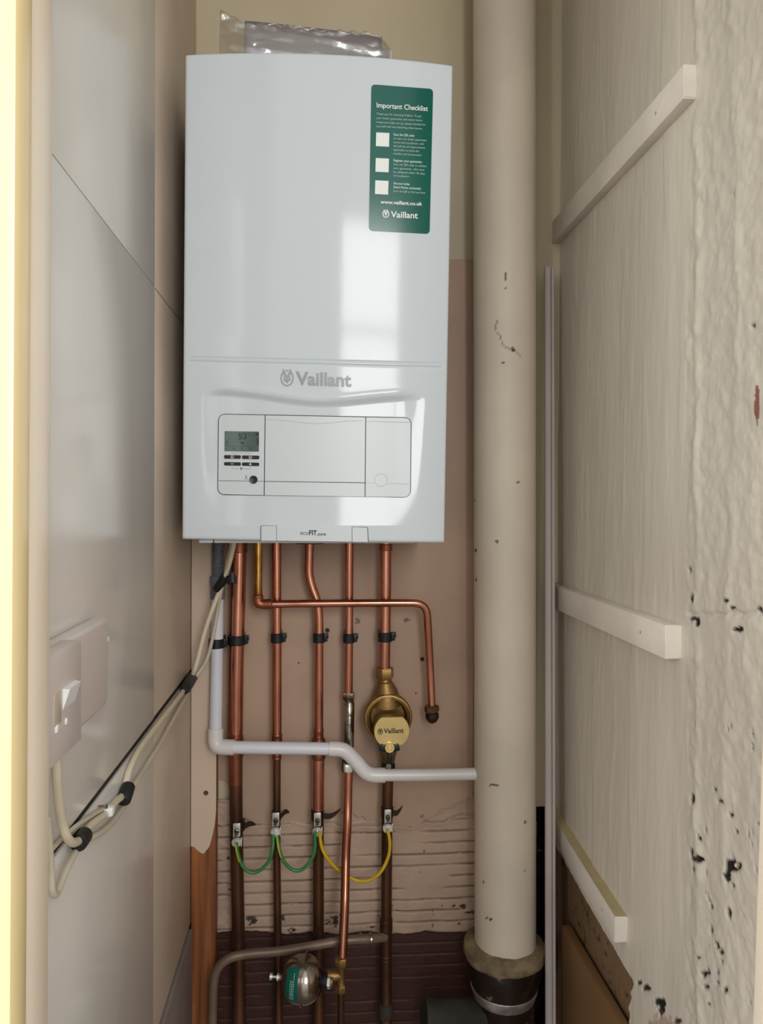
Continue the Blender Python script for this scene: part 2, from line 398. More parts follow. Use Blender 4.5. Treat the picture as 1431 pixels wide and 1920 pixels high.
spots = [(1302, 1124, 5, 8), (1308, 1160, 9, 4), (1300, 1161, 4, 3), (1313, 1170, 4, 7), (1391, 1180, 8, 5), (1369, 1126, 6, 3), (1380, 1139, 4, 4),
         (1297, 1067, 2, 6), (1428, 1143, 5, 5), (1303, 1498, 4, 8), (1309, 1609, 10, 6), (1302, 1598, 4, 8), (1316, 1612, 7, 5), (1306, 1628, 3, 7),
         (1373, 1622, 8, 10), (1369, 1640, 6, 14), (1380, 1630, 5, 6), (1390, 1624, 3, 8), (1379, 1660, 3, 3), (1355, 1502, 6, 4), (1374, 1528, 3, 4),
         (1216, 1852, 6, 6), (1240, 1878, 11, 7), (1202, 1842, 4, 4), (1243, 1893, 5, 10), (1274, 1915, 6, 6), (1337, 1745, 3, 8), (1351, 1774, 4, 5),
         (1358, 1784, 4, 5), (1323, 1826, 4, 6), (1332, 1822, 3, 6), (1351, 1822, 3, 6), (1351, 1842, 4, 5), (1328, 1850, 4, 4), (1366, 1856, 3, 7),
         (1349, 1768, 5, 3), (1314, 1795, 3, 3), (1345, 1480, 4, 3), (1384, 1560, 3, 4), (1418, 610, 3, 4), (1382, 366, 2, 2)]
chip = np.zeros_like(U)
for cx, cy, rx, ry in spots:
    q = ((px - cx) / (rx * 1.3)) ** 2 + ((py - cy) / (ry * 1.2)) ** 2
    chip = np.maximum(chip, (q + 1.6 * (fbm(px / 5, py / 5, 71) - .5) < 0.75) * 1.0)
chip = np.maximum(chip, (fbm(U * 75, V * 60, 73) > .72) * (py > 1330) * sst((px - 1290) / 20) * 1.0)
red = (((px - 1426) / 5) ** 2 + ((py - 757) / 42) ** 2 + 1.4 * (fbm(px / 8, py / 9, 75) - .5) < .8) * 1.0
red = np.maximum(red, (((px - 1245) / 40) ** 2 + ((py - 1935) / 40) ** 2 + 1.4 * (fbm(px / 8, py / 8, 78) - .5) < .6) * .5)
h = h - chip * .003 - .004 * np.exp(-((py - 1146 - 10 * fbm(px / 20, py * 0, 3)) / 3.5) ** 2) * rg * (py < 1160)
line = 1575 + (px - 1040) * 1.76                                  # under the lowest batten the old render is bare
bare = sst((py - line + 6 * (fbm(px / 9, py / 9, 81) - .5)) / 6) * sst((1172 + 26 * (fbm(py / 30, py * 0, 82) - .3) + 12 * sst((py - 1800) / 40) - px) / 5)
h = h - bare * .006 + bare * .002 * rough[0, 0]
speck = bare * (fbm(U * 90, V * 90, 83) > .66)
gridsurf(U, V, (XR - .003 - h, U, V), 'wall_right', 'right', dict(bare=bare, chip=np.maximum(chip, speck * .7), red=red), None, flip=False)['kind'] = 'structure'
struct(quadbox('wall_right_core', 'skirt', XR + .012, XR + .05, .40, YB + .05, 0, 2.6))
struct(quadbox('baseboard_right', 'tan', XR - .020, XR - .004, 0.55, PXp(1074, 1745, XR).y, 0.0, PXp(1120, 1830, XR - .01).z, None, .0015))

# door opening: left and right lining, and the wall it is cut in
def slab(name, m, top, bot, Ya, Yb, w, side, parent=None, bev=.003):
    """upright lining whose inner arris runs between two pixels at depth Yb"""
    a = PY(*top, Yb); b = PY(*bot, Yb); d = (a - b) / (a.z - b.z)
    p0 = b + d * (0.0 - b.z); p1 = b + d * (2.6 - b.z); mb = MB()
    boxm(mb, (p0 + p1) / 2 + Vector((side * w / 2, (Ya - Yb) / 2, 0)), (w, Yb - Ya, (p1 - p0).length), (Vector((1, 0, 0)), Vector((0, 1, 0)), (p1 - p0).normalized()), bev)
    return mb.build(name, m, parent)
struct(slab('trim_1', 'jamb', (102, 0), (92, 1920), 0.490, 0.535, 0.10, -1))
struct(slab('trim_2', 'jamb2', (66, 0), (54, 1920), 0.462, 0.4895, 0.10, -1, bev=.005))
struct(slab('trim_3', 'jamb', (1450, 700), (1409, 1920), 0.470, 0.525, 0.10, 1))

# window of the room behind the viewer, which lights the cupboard
mb = MB()
for dx, dz, sx_, sz_ in ((-.37, 0, .05, 1.46), (.37, 0, .05, 1.46), (0, .70, .79, .06), (0, -.70, .79, .06), (0, .12, .70, .03)):
    boxm(mb, (WIN[0] + dx, WIN[1] + .03, WIN[2] + dz), (sx_, .05, sz_), bev=.004)
struct(mb.build('window_1', 'plastic'))

# painted board on the back wall behind the pipes
mb = MB()
bx0 = PY(404, 1200, YB - .006).x; bx1 = PY(888, 1200, YB - .006).x; bz1 = Z(487, YB - .006, 870)
pts = []
random.seed(9)
nb = 60
for k in range(nb + 1):
    t = k / nb; ppx = 404 + t * 484
    yy = 1538 + 14 * math.sin(ppx / 37.0) + random.uniform(-5, 5) - (26 * max(0, (ppx - 780) / 100)) - (60 if ppx < 434 else 0)
    pts.append((bx0 + t * (bx1 - bx0), PY(ppx, yy, YB - .006).z))
out = [Vector((x, YB - .008, z)) for x, z in pts] + [Vector((bx1, YB - .008, bz1)), Vector((bx0, YB - .008, bz1))]
prism(mb, out, (0, .0075, 0))
backboard = tag(mb.build('mounting_board', 'board', smooth=0), 'pinkish brown painted board on the back wall behind the copper pipes', 'board')
for hx, hy, r in ((614, 1182, 4.2), (792, 1236, 4), (560, 1243, 1.6), (780, 1300, 1.5)):
    c = PY(hx, hy, YB - .009); mb = MB(); lathe(mb, c + Vector((0, .0006, 0)), (0, -1, 0), [(0, r * .001), (.0006, r * .0009)], 12); mb.build('screw_hole', 'black', backboard)

# wooden post in the left corner
px0 = XL + .001; pw1 = PY(405, 1500, 1.362).x; yp = 1.362
post = quadbox('wooden_post', 'wood', px0, pw1, yp, YB - .004, 0.0, 2.02, None, .0015)
tag(post, 'narrow upright wooden post in the left corner, pink paint above and bare pine below', 'post')
edge = [(361, 1586), (365, 1588), (368, 1592), (373, 1596), (379, 1600), (383, 1600), (387, 1594), (391, 1590), (394, 1583), (397, 1572), (400, 1560), (403, 1545), (405.5, 1520)]
o_ = [PY(a, b, yp - .0006) for a, b in edge]; o_[0].x = px0; o_[-1].x = pw1 + .0004
o_ += [Vector((pw1 + .0004, yp - .0006, 2.02)), Vector((px0, yp - .0006, 2.02))]
mb = MB(); prism(mb, o_, (0, -.0009, 0)); tag(mb.build('paint_coat', 'skin', post, smooth=0), 'flaking pink cream paint')
mb = MB(); c = PY(386, 1487, yp - .002); lathe(mb, c, (0, -1, 0), [(0, .0045), (.0008, .004), (.0008, .0022), (.0002, .001)], 16); mb.build('screw_head', 'brassold', post)

# ------------------------------------------------------------------ soil pipe
ys = 1.325
sp = thing('soil_pipe', PY(947, 1780, ys), 'thick cream painted soil pipe standing upright between boiler and right wall', 'pipe')
mb = MB(); A_ = PY(945.3, -90, ys); B_ = PY(947.5, 1786, ys); tube(mb, [A_.lerp(B_, k / 620) for k in range(621)], .0553, 120)
mb.v = [(x + .0006 * (n_ - .5), y + .0010 * (n_ - .5), z) for (x, y, z), n_ in zip(mb.v, fbm(np.array([v[0] for v in mb.v]) * 20, np.array([v[2] for v in mb.v]) * 14, 91))]
qv = np.array(mb.v); qx, qy = project(qv); ch = np.zeros(len(qv))
for cx, cy, rx, ry in ((948, 519, 3, 8), (947, 541, 1.5, 1.5), (962, 655, 3, 4), (943, 680, 3, 3), (932, 1015, 3, 3), (889, 940, 3, 2), (893, 1087, 2, 2), (892, 1032, 2, 4), (913, 1721, 2.4, 2), (921, 1724, 2.6, 2), (985, 1541, 2, 2), (985, 1633, 2, 2), (972, 905, 3, 1.4), (907, 1655, 2, 3), (926, 1472, 9, 2)):
    ch = np.maximum(ch, ((((qx - cx) / rx) ** 2 + ((qy - cy) / ry) ** 2 + .8 * (fbm(qx / 3, qy / 3, 5) - .5) < 1)) * (qv[:, 1] < ys) * 1.0)
ck = spline([(932, 602, 0), (930, 612, 0), (932, 624, 0), (939, 630, 0), (941, 643, 0), (950, 652, 0), (964, 657, 0), (977, 668, 0)], 10)
for p in ck: ch = np.maximum(ch, (((qx - p.x) ** 2 + (qy - p.y) ** 2) < 1.6) * (qv[:, 1] < ys) * .6)
mb.build('pipe', 'soil', sp, attrs=dict(chip=ch))
c = PY(946, 1765, ys)
mb = MB(); lathe(mb, c, (0, 0, -1), [(-.003, .050), (-.001, .060), (0, .066), (.004, .0735), (.014, .075), (.022, .073), (.028, .066)], 56)
mb.v = [(x + .0022 * (float(fbm(z * 90, x * 70, 5)) - .5), y + .002 * (float(fbm(x * 90, z * 60, 6)) - .5), z + .007 * (float(fbm(x * 55 + 3, y * 55, 7)) - .5)) for x, y, z in mb.v]
mb.build('mortar_collar', 'mortar', sp)
mb = MB(); lathe(mb, c, (0, 0, -1), [(.020, .068), (.030, .070), (.055, .066), (.075, .060), (.100, .053), (.115, .047), (.2, .046)], 48); mb.build('socket', 'iron', sp)
mb = MB(); lathe(mb, c, (0, 0, -1), [(.078, .0605), (.079, .0612), (.098, .0553), (.099, .0545)], 30); mb.build('tape_band', 'foil', sp)
mb = MB(); q = PY(795, 1906, ys - .01); tube(mb, [q, PY(860, 1906, ys - .005), PY(935, 1905, ys)], .030, 28); mb.build('branch', 'greymortar', sp)

# grey plastic channel in the right corner
a = PY(1029, 503, 1.352); b = PY(1031.5, 1950, 1.262); d = (a - b).normalized(); mb = MB()
nrm = Vector((0, -1, 0)); w = .0175
prof = [(-w / 2, 0), (-w / 2, .006), (-w * .38, .0085), (w * .02, .0085), (w * .05, .0045), (w * .16, .0045), (w * .18, .0085), (w * .42, .0085), (w / 2, .006), (w / 2, 0)]
prism(mb, [b + Vector((x, -y, 0)) for x, y in prof], a - b)
tag(mb.build('plastic_channel', 'trunk', smooth=20), 'thin grey plastic channel standing upright in the corner right of the soil pipe', 'channel')

# battens on the right wall
def batten(far, near, th, hh, label, end='batten'):
    a = PXp(*far, XR); b = PXp(*near, XR); a.x = b.x = XR; ax = (b - a); L = ax.length; ax.normalize()
    up = Vector((0, 0, 1)); up = (up - ax * up.dot(ax)).normalized(); sd = Vector((-1, 0, 0)); c = (a + b) / 2 - up * hh / 2 + sd * (th / 2 + .0012)
    t = thing('wall_batten', (c.x, c.y, c.z - hh / 2), label, 'batten', 'painted battens on the right wall')
    mb = MB(); boxm(mb, c, (th, L, hh), (sd, ax, up), .0012); mb.build('batten', 'batten', t)
    mb = MB(); e0 = b + sd * (th / 2 + .0012) - up * hh / 2 + ax * .0002
    boxm(mb, e0, (th * .9, .0012, hh * .9), (sd, ax, up)); mb.build('end_grain', end, t)
    for f, v in ((.14, .52), (.86, .5)):
        mb = MB(); lathe(mb, a + ax * (L * f) - up * hh * v + sd * (th + .001), sd, [(0, .0026), (.0006, .0022), (.0006, .001)], 10); mb.build('nail_head', 'battendirty', t)
    return t, (a, b, ax, up, sd, th, hh)
batten((1047, 424), (1310, 121), .0175, .042, 'painted wooden batten highest on the right wall, slanting up towards the door')
batten((1040, 1090), (1282, 1172), .0225, .043, 'painted wooden batten halfway up the right wall with a rough sawn end')
t3, (a, b, ax, up, sd, th, hh) = batten((1043, 1508), (1180, 1719), .0200, .040, 'painted wooden batten lowest on the right wall with a dirty yellowed top')
mb = MB(); boxm(mb, (a + b) / 2 + sd * (th / 2 + .0012) + up * .0004, (th * .96, (b - a).length * .995, .0008), (sd, ax, up)); mb.build('top_grime', 'battendirty', t3)

# ------------------------------------------------------------------ boiler
TLp, TRp, BLp, BRp = (347, 101), (850, 121), (341, 1011), (834, 1018)
def fitY(p, q, w):
    lo, hi = .8, 1.4
    for _ in range(50):
        m = (lo + hi) / 2
        if (PY(*p, m) - PY(*q, m)).length < w: lo = m
        else: hi = m
    return lo
YT, YBt = fitY(TLp, TRp, .39), fitY(BLp, BRp, .39)
TL, TR, BL, BR = PY(*TLp, YT), PY(*TRp, YT), PY(*BLp, YBt), PY(*BRp, YBt)
TLn, TRn, BLn, BRn = (np.array(v) for v in (TL, TR, BL, BR))
BOW = .016
def plane(s, t):            # s, t in 0..1 from bottom left of the front
    s = np.asarray(s)[..., None]; t = np.asarray(t)[..., None]
    return BLn * (1 - s) * (1 - t) + BRn * s * (1 - t) + TLn * (1 - s) * t + TRn * s * t
def poly(x, pts):
    xs = [p[0] for p in pts]; ys = [p[1] for p in pts]; return np.interp(x, xs, ys)
_xs = np.linspace(380, 800, 85)
_ridge = spline([(383, 733, 0), (410, 729.5, 0), (441, 731, 0), (497, 738, 0), (552, 746.5, 0), (597, 750.5, 0), (645, 748.5, 0), (700, 743, 0), (756, 738.5, 0), (800, 738, 0)], 8)
_ridge = [(p.x, p.y) for p in _ridge]
def relief(px, py):
    """how far the front stands out (m) at a pixel of the photo"""
    ry = poly(px, _ridge)
    top = sst((py - ry) / 14.0); fade = np.clip((985 - py) / 230.0, 0, 1) ** .8
    lf = sst((px - (374 - (py - 745) * .03)) / 46.0); rt = sst(((803 - (py - 745) * .04) - px) / 58.0)
    D = -.0058 * top * fade * lf * rt
    D = D + .0012 * np.exp(-((py - ry + 5) / 6) ** 2) * lf * rt
    yc = 673 + (px - 356) * (12 / 472.0)
    m = sst((px - 354) / 4) * sst((830 - px) / 4)
    D = D - .0013 * np.exp(-((py - yc + 3.2) / 1.8) ** 2) * m + .0006 * np.exp(-((py - yc) / 3) ** 2) * m - .0009 * np.exp(-((py - yc - 4.4) / 1.8) ** 2) * m
    return D
def front(s, t, d=0.0, rel=True):
    P = plane(s, t); bow = BOW * (1 - (2 * np.asarray(s) - 1) ** 2)
    P = P.copy(); P[..., 1] -= bow
    if rel:
        qx, qy = project(P); P[..., 1] -= relief(qx, qy)
    P[..., 1] -= d
    return P
def surf(px, py, d=0.0):    # arrays of pixels -> points on the boiler's front, d above it
    px = np.asarray(px, float); py = np.asarray(py, float)
    s = (px - 345) / 500; t = (1015 - py) / 905
    for _ in range(6):
        q = front(s, t, d); x, y = project(q); s = s + (px - x) / 500.0; t = t - (py - y) / 905.0
    return front(s, t, d)

bo = thing('gas_boiler', (BL + BR) / 2 + Vector((0, .12, 0)), 'white wall hung gas boiler with small display and green label', 'boiler')
ns = 260
s1 = np.linspace(0, 1, ns); s1 = .5 - .5 * np.cos(s1 * math.pi) * (.35) - (.5 - s1) * .0 if False else s1
s1 = np.concatenate([[0, .0015, .004, .008, .013], np.linspace(.02, .98, ns), [.987, .992, .996, .9985, 1]])
tt = [0, .001, .0025, .005, .008]
tt += list(np.linspace(.012, .24, 150)) + list(np.linspace(.2412, .32, 160)) + list(np.linspace(.3215, .352, 8)) + list(np.linspace(.353, .39, 120)) + list(np.linspace(.395, .99, 110))
tt += [.993, .996, .998, .9993, 1]
t1 = np.array(tt)
S, T = np.meshgrid(s1, t1, indexing='ij')
P = front(S, T)
rr = .0045
es = np.minimum(S, 1 - S) * .39; et = np.minimum(T, 1 - T) * .70
for ed in (es, et):
    k = np.clip(1 - ed / rr, 0, 1); P[..., 1] += rr * (1 - np.sqrt(1 - k * k))
nu, nv = S.shape
mb = MB(); mb.v = P.reshape(-1, 3).tolist(); i = np.arange(nu * nv).reshape(nu, nv)
mb.f = np.stack([i[:-1, :-1].ravel(), i[1:, :-1].ravel(), i[1:, 1:].ravel(), i[:-1, 1:].ravel()], -1).tolist()
ring = list(i[:, 0]) + list(i[-1, 1:]) + list(i[-2::-1, -1]) + list(i[0, -2:0:-1])
n0 = len(mb.v); YBK = 1.359
for k in ring:
    v = mb.v[k]; mb.v.append((v[0], YBK, v[2]))
R = len(ring)
for k in range(R): mb.f.append((ring[k], n0 + k, n0 + (k + 1) % R, ring[(k + 1) % R]))
mb.f = [tuple(int(x) for x in f) for f in mb.f]
mb.build('casing', 'boiler', bo, smooth=40)
# underside and hanging rail
cb = (BL + BR) / 2
mb = MB(); boxm(mb, cb + Vector((0, .125, .006)), (.376, .22, .008), bev=.001); mb.build('underside', 'gap', bo)
for dx, w_ in ((-.162, .020), (0, .300), (.176, .018)):
    mb = MB(); boxm(mb, cb + Vector((dx, .02, -.0012)), (w_, .016, .005), bev=.0008); mb.build('bottom_lip', 'plastic', bo)

def plate(corners, r, d0, d1, name, m, parent, ncol=14, nrow=8, round_=(1, 1, 1, 1)):
    """thin plate lying on the boiler front; corners TL, TR, BR, BL in photo pixels, r = corner radius px"""
    tl, tr, br, bl = [np.array(c, float) for c in corners]
    w = (np.linalg.norm(tr - tl) + np.linalg.norm(br - bl)) / 2; hgt_ = (np.linalg.norm(bl - tl) + np.linalg.norm(br - tr)) / 2
    xs = [0.0]
    if r > 0: xs = [r * (1 - math.cos(k / 6 * math.pi / 2)) for k in range(7)]
    xs = xs + [xs[-1] + (w - 2 * xs[-1]) * k / ncol for k in range(1, ncol)] + [w - x for x in xs[::-1]]
    cols = []
    for x in xs:
        lo = hi = 0.0
        e_ = min(x, w - x); left = x < w / 2
        if r > 0 and e_ < r:
            q = r - math.sqrt(max(0, r * r - (r - e_) ** 2)); q = min(q, hgt_ / 2)
            if (left and round_[0]) or (not left and round_[1]): lo = q
            if (left and round_[3]) or (not left and round_[2]): hi = q
        cols.append([(x / w, (lo + (hgt_ - lo - hi) * k / nrow) / hgt_) for k in range(nrow + 1)])
    C = np.array(cols); s = C[..., 0][..., None]; t = C[..., 1][..., None]
    Q = tl * (1 - s) * (1 - t) + tr * s * (1 - t) + bl * (1 - s) * t + br * s * t
    F = surf(Q[..., 0], Q[..., 1], d1); B = F.copy(); B[..., 1] += (d1 - d0)
    n1, n2 = Q.shape[:2]; i = np.arange(n1 * n2).reshape(n1, n2); mb = MB(); mb.v = F.reshape(-1, 3).tolist()
    mb.f = [tuple(map(int, f)) for f in np.stack([i[:-1, :-1].ravel(), i[:-1, 1:].ravel(), i[1:, 1:].ravel(), i[1:, :-1].ravel()], -1)]
    ring = list(i[:, 0]) + list(i[-1, 1:]) + list(i[-2::-1, -1]) + list(i[0, -2:0:-1]); n0 = len(mb.v); Bf = B.reshape(-1, 3)
    for k in ring: mb.v.append(tuple(Bf[k]))
    R = len(ring)
    for k in range(R): mb.f.append((int(ring[k]), int(ring[(k + 1) % R]), n0 + (k + 1) % R, n0 + k))
    return mb.build(name, m, parent, smooth=30)

def stroke(mb, pts, w, d, closed=False, mapper=None, taper=None):
    mp = mapper or (lambda x, y: surf(x, y, d)); n = len(pts); L = []; Rr = []
    P_ = [np.array(p, float) for p in pts]
    for k in range(n):
        a = P_[(k - 1) % n] if closed else P_[max(k - 1, 0)]; b = P_[(k + 1) % n] if closed else P_[min(k + 1, n - 1)]
        t = b - a; t = t / (np.linalg.norm(t) + 1e-9); nn = np.array([-t[1], t[0]]); ww = (taper[k] if taper else w) / 2
        L.append(P_[k] + nn * ww); Rr.append(P_[k] - nn * ww)
    Q = np.array(L + Rr); V_ = mp(Q[:, 0], Q[:, 1]); m = n if closed else n - 1
    return mb.add(V_.tolist(), [(k, (k + 1) % n, n + (k + 1) % n, n + k) for k in range(m)])
def fill(mb, pts, d, mapper=None):
    mp = mapper or (lambda x, y: surf(x, y, d)); Q = np.array(pts, float); V_ = mp(Q[:, 0], Q[:, 1])
    return mb.add(V_.tolist(), [tuple(range(len(pts)))])

_cap = {}
def textmesh(txt, bold=0.0, shear=0.0):
    cu = bpy.data.curves.new('t', 'FONT'); cu.body = txt; cu.offset = bold; cu.shear = shear; cu.resolution_u = 3
    o = bpy.data.objects.new('t', cu); COL.objects.link(o); bpy.context.view_layer.update()
    dg = bpy.context.evaluated_depsgraph_get(); me = bpy.data.meshes.new_from_object(o.evaluated_get(dg))
    vs = np.array([v.co[:] for v in me.vertices]); fs = [tuple(p.vertices) for p in me.polygons]
    bpy.data.objects.remove(o); bpy.data.meshes.remove(me); bpy.data.curves.remove(cu); return vs, fs
H0 = textmesh('H')[0][:, 1].max()
def text(mb, txt, a, b, cap, d, bold=0.0, shear=0.0, mapper=None, upv=(0, -1)):
    """txt with its baseline from pixel a to pixel b, capitals cap px high"""
    mp = mapper or (lambda x, y: surf(x, y, d)); vs, fs = textmesh(txt, bold, shear)
    s = (vs[:, 0] - vs[:, 0].min()) / (vs[:, 0].max() - vs[:, 0].min()); t = vs[:, 1] / H0 * cap
    x = a[0] + s * (b[0] - a[0]) + t * upv[0]; y = a[1] + s * (b[1] - a[1]) + t * upv[1]
    return mb.add(mp(x, y).tolist(), fs)
def hare(mb, cx, cy, rx, ry, w, d, mapper=None, rot=0.0, fine=True):
    def q(x, y):
        x, y = x * rx, -y * ry
        return (cx + x * math.cos(rot) - y * math.sin(rot), cy + x * math.sin(rot) + y * math.cos(rot))
    ov = [q(math.sin(t), math.cos(t)) for t in np.linspace(.62, 2 * math.pi - .62, 36)]
    stroke(mb, ov, w, d, mapper=mapper)
    stroke(mb, [q(math.sin(t), math.cos(t)) for t in np.linspace(-.25, .25, 7)], w * .9, d, mapper=mapper)
    for sgn in (-1, 1):
        stroke(mb, [q(sgn * .12, .30), q(sgn * .62, 1.22), q(sgn * .66, .75), q(sgn * .34, .22)], w * .75, d, mapper=mapper)
        if fine:
            stroke(mb, [q(sgn * .08, .28), q(sgn * .46, .12), q(sgn * .42, -.2), q(sgn * .18, -.42), q(0, -.62)], w * .8, d, mapper=mapper)
            stroke(mb, [q(sgn * .12, -.1), q(sgn * .4, -.12)], w * .8, d, mapper=mapper)
            stroke(mb, [q(sgn * .35, -.34), q(sgn * .66, -.28)], w * .5, d, mapper=mapper)
        else:
            fill(mb, [q(sgn * .06, .3), q(sgn * .4, .1), q(sgn * .3, -.3), q(0, -.6), q(0, .1)], d, mapper)
    stroke(mb, [q(0, .25), q(0, -.5)], w * .9, d, mapper=mapper)
    return mb

mb = MB(); text(mb, 'Vaillant', (554.5, 721), (659, 724.5), 23.5, .0005, bold=.032, upv=(.0, -1)); hare(mb, 538.3, 709, 11.3, 14.0, 2.4, .0005)
mb.build('lettering', 'logo', bo, smooth=0)
# control fascia
plate(((409, 775.5), (772, 782.5), (770.5, 933), (407.5, 928)), 13, -.0005, .0006, 'fascia_surround', 'gap', bo, 24, 10)
cp = plate(((410.6, 777), (496.4, 778.7), (495.0, 902.0), (409.3, 900.6)), 11, 0, .0016, 'control_panel', 'plastic', bo, 8, 8, (1, 0, 0, 0))
plate(((409.2, 901.5), (495, 902.9), (494.6, 928.3), (409.2, 926.4)), 11, 0, .0016, 'panel_strip', 'plastic', bo, 8, 4, (0, 0, 0, 1))
fl = plate(((498.2, 778.8), (685.2, 782.4), (684.0, 904.6), (496.8, 902.0)), 0, 0, .0018, 'front_flap', 'plastic', bo, 12, 8)
mb = MB(); stroke(mb, [(x, 786 + 7.2 * math.exp(-((x - 592) / 52.0) ** 2) + (x - 498) * .012) for x in range(499, 685, 6)], .8, .0020); mb.build('groove', 'faint', fl, smooth=0)
plate(((496.8, 903.2), (684.0, 906.0), (683.8, 931.4), (496.4, 928.5)), 0, 0, .0018, 'panel_strip', 'plastic', bo, 12, 4)
rpn = plate(((686.8, 782.5), (770.4, 784), (769.2, 931.8), (685.4, 931.4)), 11, 0, .0016, 'blank_panel', 'plastic', bo, 8, 10, (0, 1, 1, 0))
mb = MB(); stroke(mb, [(687, 905.7), (702, 906)], .7, .0018); stroke(mb, [(727, 906.5), (768.5, 907)], .7, .0018); mb.build('groove', 'faint', rpn, smooth=0)
mb = MB(); stroke(mb, [(687, 790), (769, 791.5)], .6, .0018); mb.build('groove', 'faint', rpn, smooth=0)
mb = MB(); stroke(mb, [(714.6 + 12 * math.cos(t), 900 + 12 * math.sin(t)) for t in np.linspace(0, 2 * math.pi, 40)[:-1]], .9, .0018, True); mb.build('blanking_ring', 'faint', rpn, smooth=0)
ds = plate(((421.2, 808.3), (485.8, 809.3), (485.4, 846.8), (421, 846)), 1, .0012, .0021, 'display', 'lcd', bo, 6, 4)
mb = MB(); text(mb, '53', (447.2, 823.3), (462.5, 823.5), 10.6, .0023, bold=.004); text(mb, '°C', (465, 818), (469.5, 818), 3.4, .0023)
stroke(mb, [(425.5, 836.3), (480, 836.8)], .5, .0023)
fill(mb, [(478, 812), (485, 812), (485, 819), (480, 816)], .0023); fill(mb, [(481.5, 822), (485, 821), (485, 835), (482, 834)], .0023)
stroke(mb, [(450.5, 829.5), (458.5, 829.5)], 1.3, .0023); stroke(mb, [(452, 830), (457.5, 832.5)], 1.6, .0023)
stroke(mb, [(436, 839.5), (440, 841.5)], 1.6, .0023)
for xx in (454, 469.5):
    for k in range(4): stroke(mb, [(xx - 2, 838.6 + k * 1.6), (xx + 2, 838.7 + k * 1.6)], .7, .0023)
stroke(mb, [(425.8, 827), (425.8, 833)], .8, .0023); stroke(mb, [(427, 826), (427, 829)], .6, .0023)
mb.build('display_reading', 'ink', ds, smooth=0)
def btn(c, glyph):
    o = plate(c, 2, .0012, .0026, 'button', 'black', bo, 5, 3); mb = MB(); x = (c[0][0] + c[1][0]) / 2 - .5; y = (c[0][1] + c[2][1]) / 2
    if glyph == 'box': stroke(mb, [(x - 2.6, y - 1.8), (x + 2.6, y - 1.7), (x + 2.6, y + 1.9), (x - 2.6, y + 1.8)], .8, .0028, True); stroke(mb, [(x - 1.5, y + .9), (x + .6, y + .9)], 1.0, .0028)
    if glyph in '+-': stroke(mb, [(x - 2.6, y), (x + 2.6, y)], 1.0, .0028)
    if glyph == '+': stroke(mb, [(x, y - 2.4), (x, y + 2.4)], 1.2, .0029)
    mb.build('button_symbol', 'white', o, smooth=0)
btn(((420.2, 853.2), (451.8, 853.6), (451.6, 860.2), (420.2, 859.8)), 'box'); btn(((454, 853.8), (486.2, 854.4), (486, 861), (453.9, 860.4)), 'box')
btn(((420.2, 866.4), (451.6, 866.8), (451.6, 873), (420.2, 872.6)), '-'); btn(((453.9, 867), (486.1, 867.5), (486, 873.8), (453.8, 873.2)), '+')
mb = MB()
stroke(mb, [(436, 850.6), (436, 849.2), (448, 849.3)], .5, .0018); stroke(mb, [(457, 849.4), (469.5, 849.6), (469.5, 851)], .5, .0018); stroke(mb, [(453, 847.8), (453, 851)], .8, .0018)
stroke(mb, [(435.6, 875), (435.6, 878.8), (447.5, 879)], .5, .0018); stroke(mb, [(457, 879.2), (469.3, 879.4), (469.3, 875.6)], .5, .0018)
stroke(mb, [(450.5, 876), (452, 878.5)], 1.4, .0018); stroke(mb, [(451, 881), (455, 877)], 1.5, .0018)
stroke(mb, [(459.4, 890.5), (461.8, 894), (464.2, 890.8)], .7, .0018); stroke(mb, [(461.8, 893), (461.6, 897)], 1.4, .0018); stroke(mb, [(458.6, 899.6), (461.5, 896.4), (464.4, 899.8)], .7, .0018)
mb.build('panel_print', 'gap', cp, smooth=0)
mb = MB(); cc = Vector(surf(475.5, 899.4, .0016).tolist()); lathe(mb, cc, (0, -1, 0), [(0, .0058), (.0018, .0058), (.0022, .0054), (.0018, .004), (.0017, .001)], 32); mb.build('button', 'black', bo)
# bottom handle
plate(((488.3, 985.3), (690.0, 988.0), (691.6, 1016.6), (488.6, 1013.8)), 3, -.0005, .0005, 'handle_surround', 'gap', bo, 12, 4, (1, 1, 0, 0))
hd = plate(((519.2, 983.8), (659.6, 985.8), (659.8, 1015.6), (519.2, 1013.8)), 0, 0, .0022, 'handle', 'plastic', bo, 10, 4)
plate(((489.8, 986.2), (518.4, 986.2), (518.4, 1014), (490, 1013.6)), 2, 0, .0016, 'handle_end', 'plastic', bo, 4, 4, (1, 0, 0, 0))
plate(((660.6, 988.2), (688.8, 989.0), (690.0, 1016.2), (660.8, 1015.8)), 2, 0, .0016, 'handle_end', 'plastic', bo, 4, 4, (0, 1, 0, 0))
mb = MB(); text(mb, 'eco', (563.4, 1002.6), (578.6, 1002.9), 8.0, .0025, bold=.0); text(mb, 'FIT', (579.6, 1003), (594.3, 1003.3), 8.6, .0025, bold=.03)
text(mb, 'pure', (595.2, 1003.6), (611.4, 1004.0), 5.2, .0025, bold=.02, shear=.3); mb.build('lettering', 'ink', hd, smooth=0)

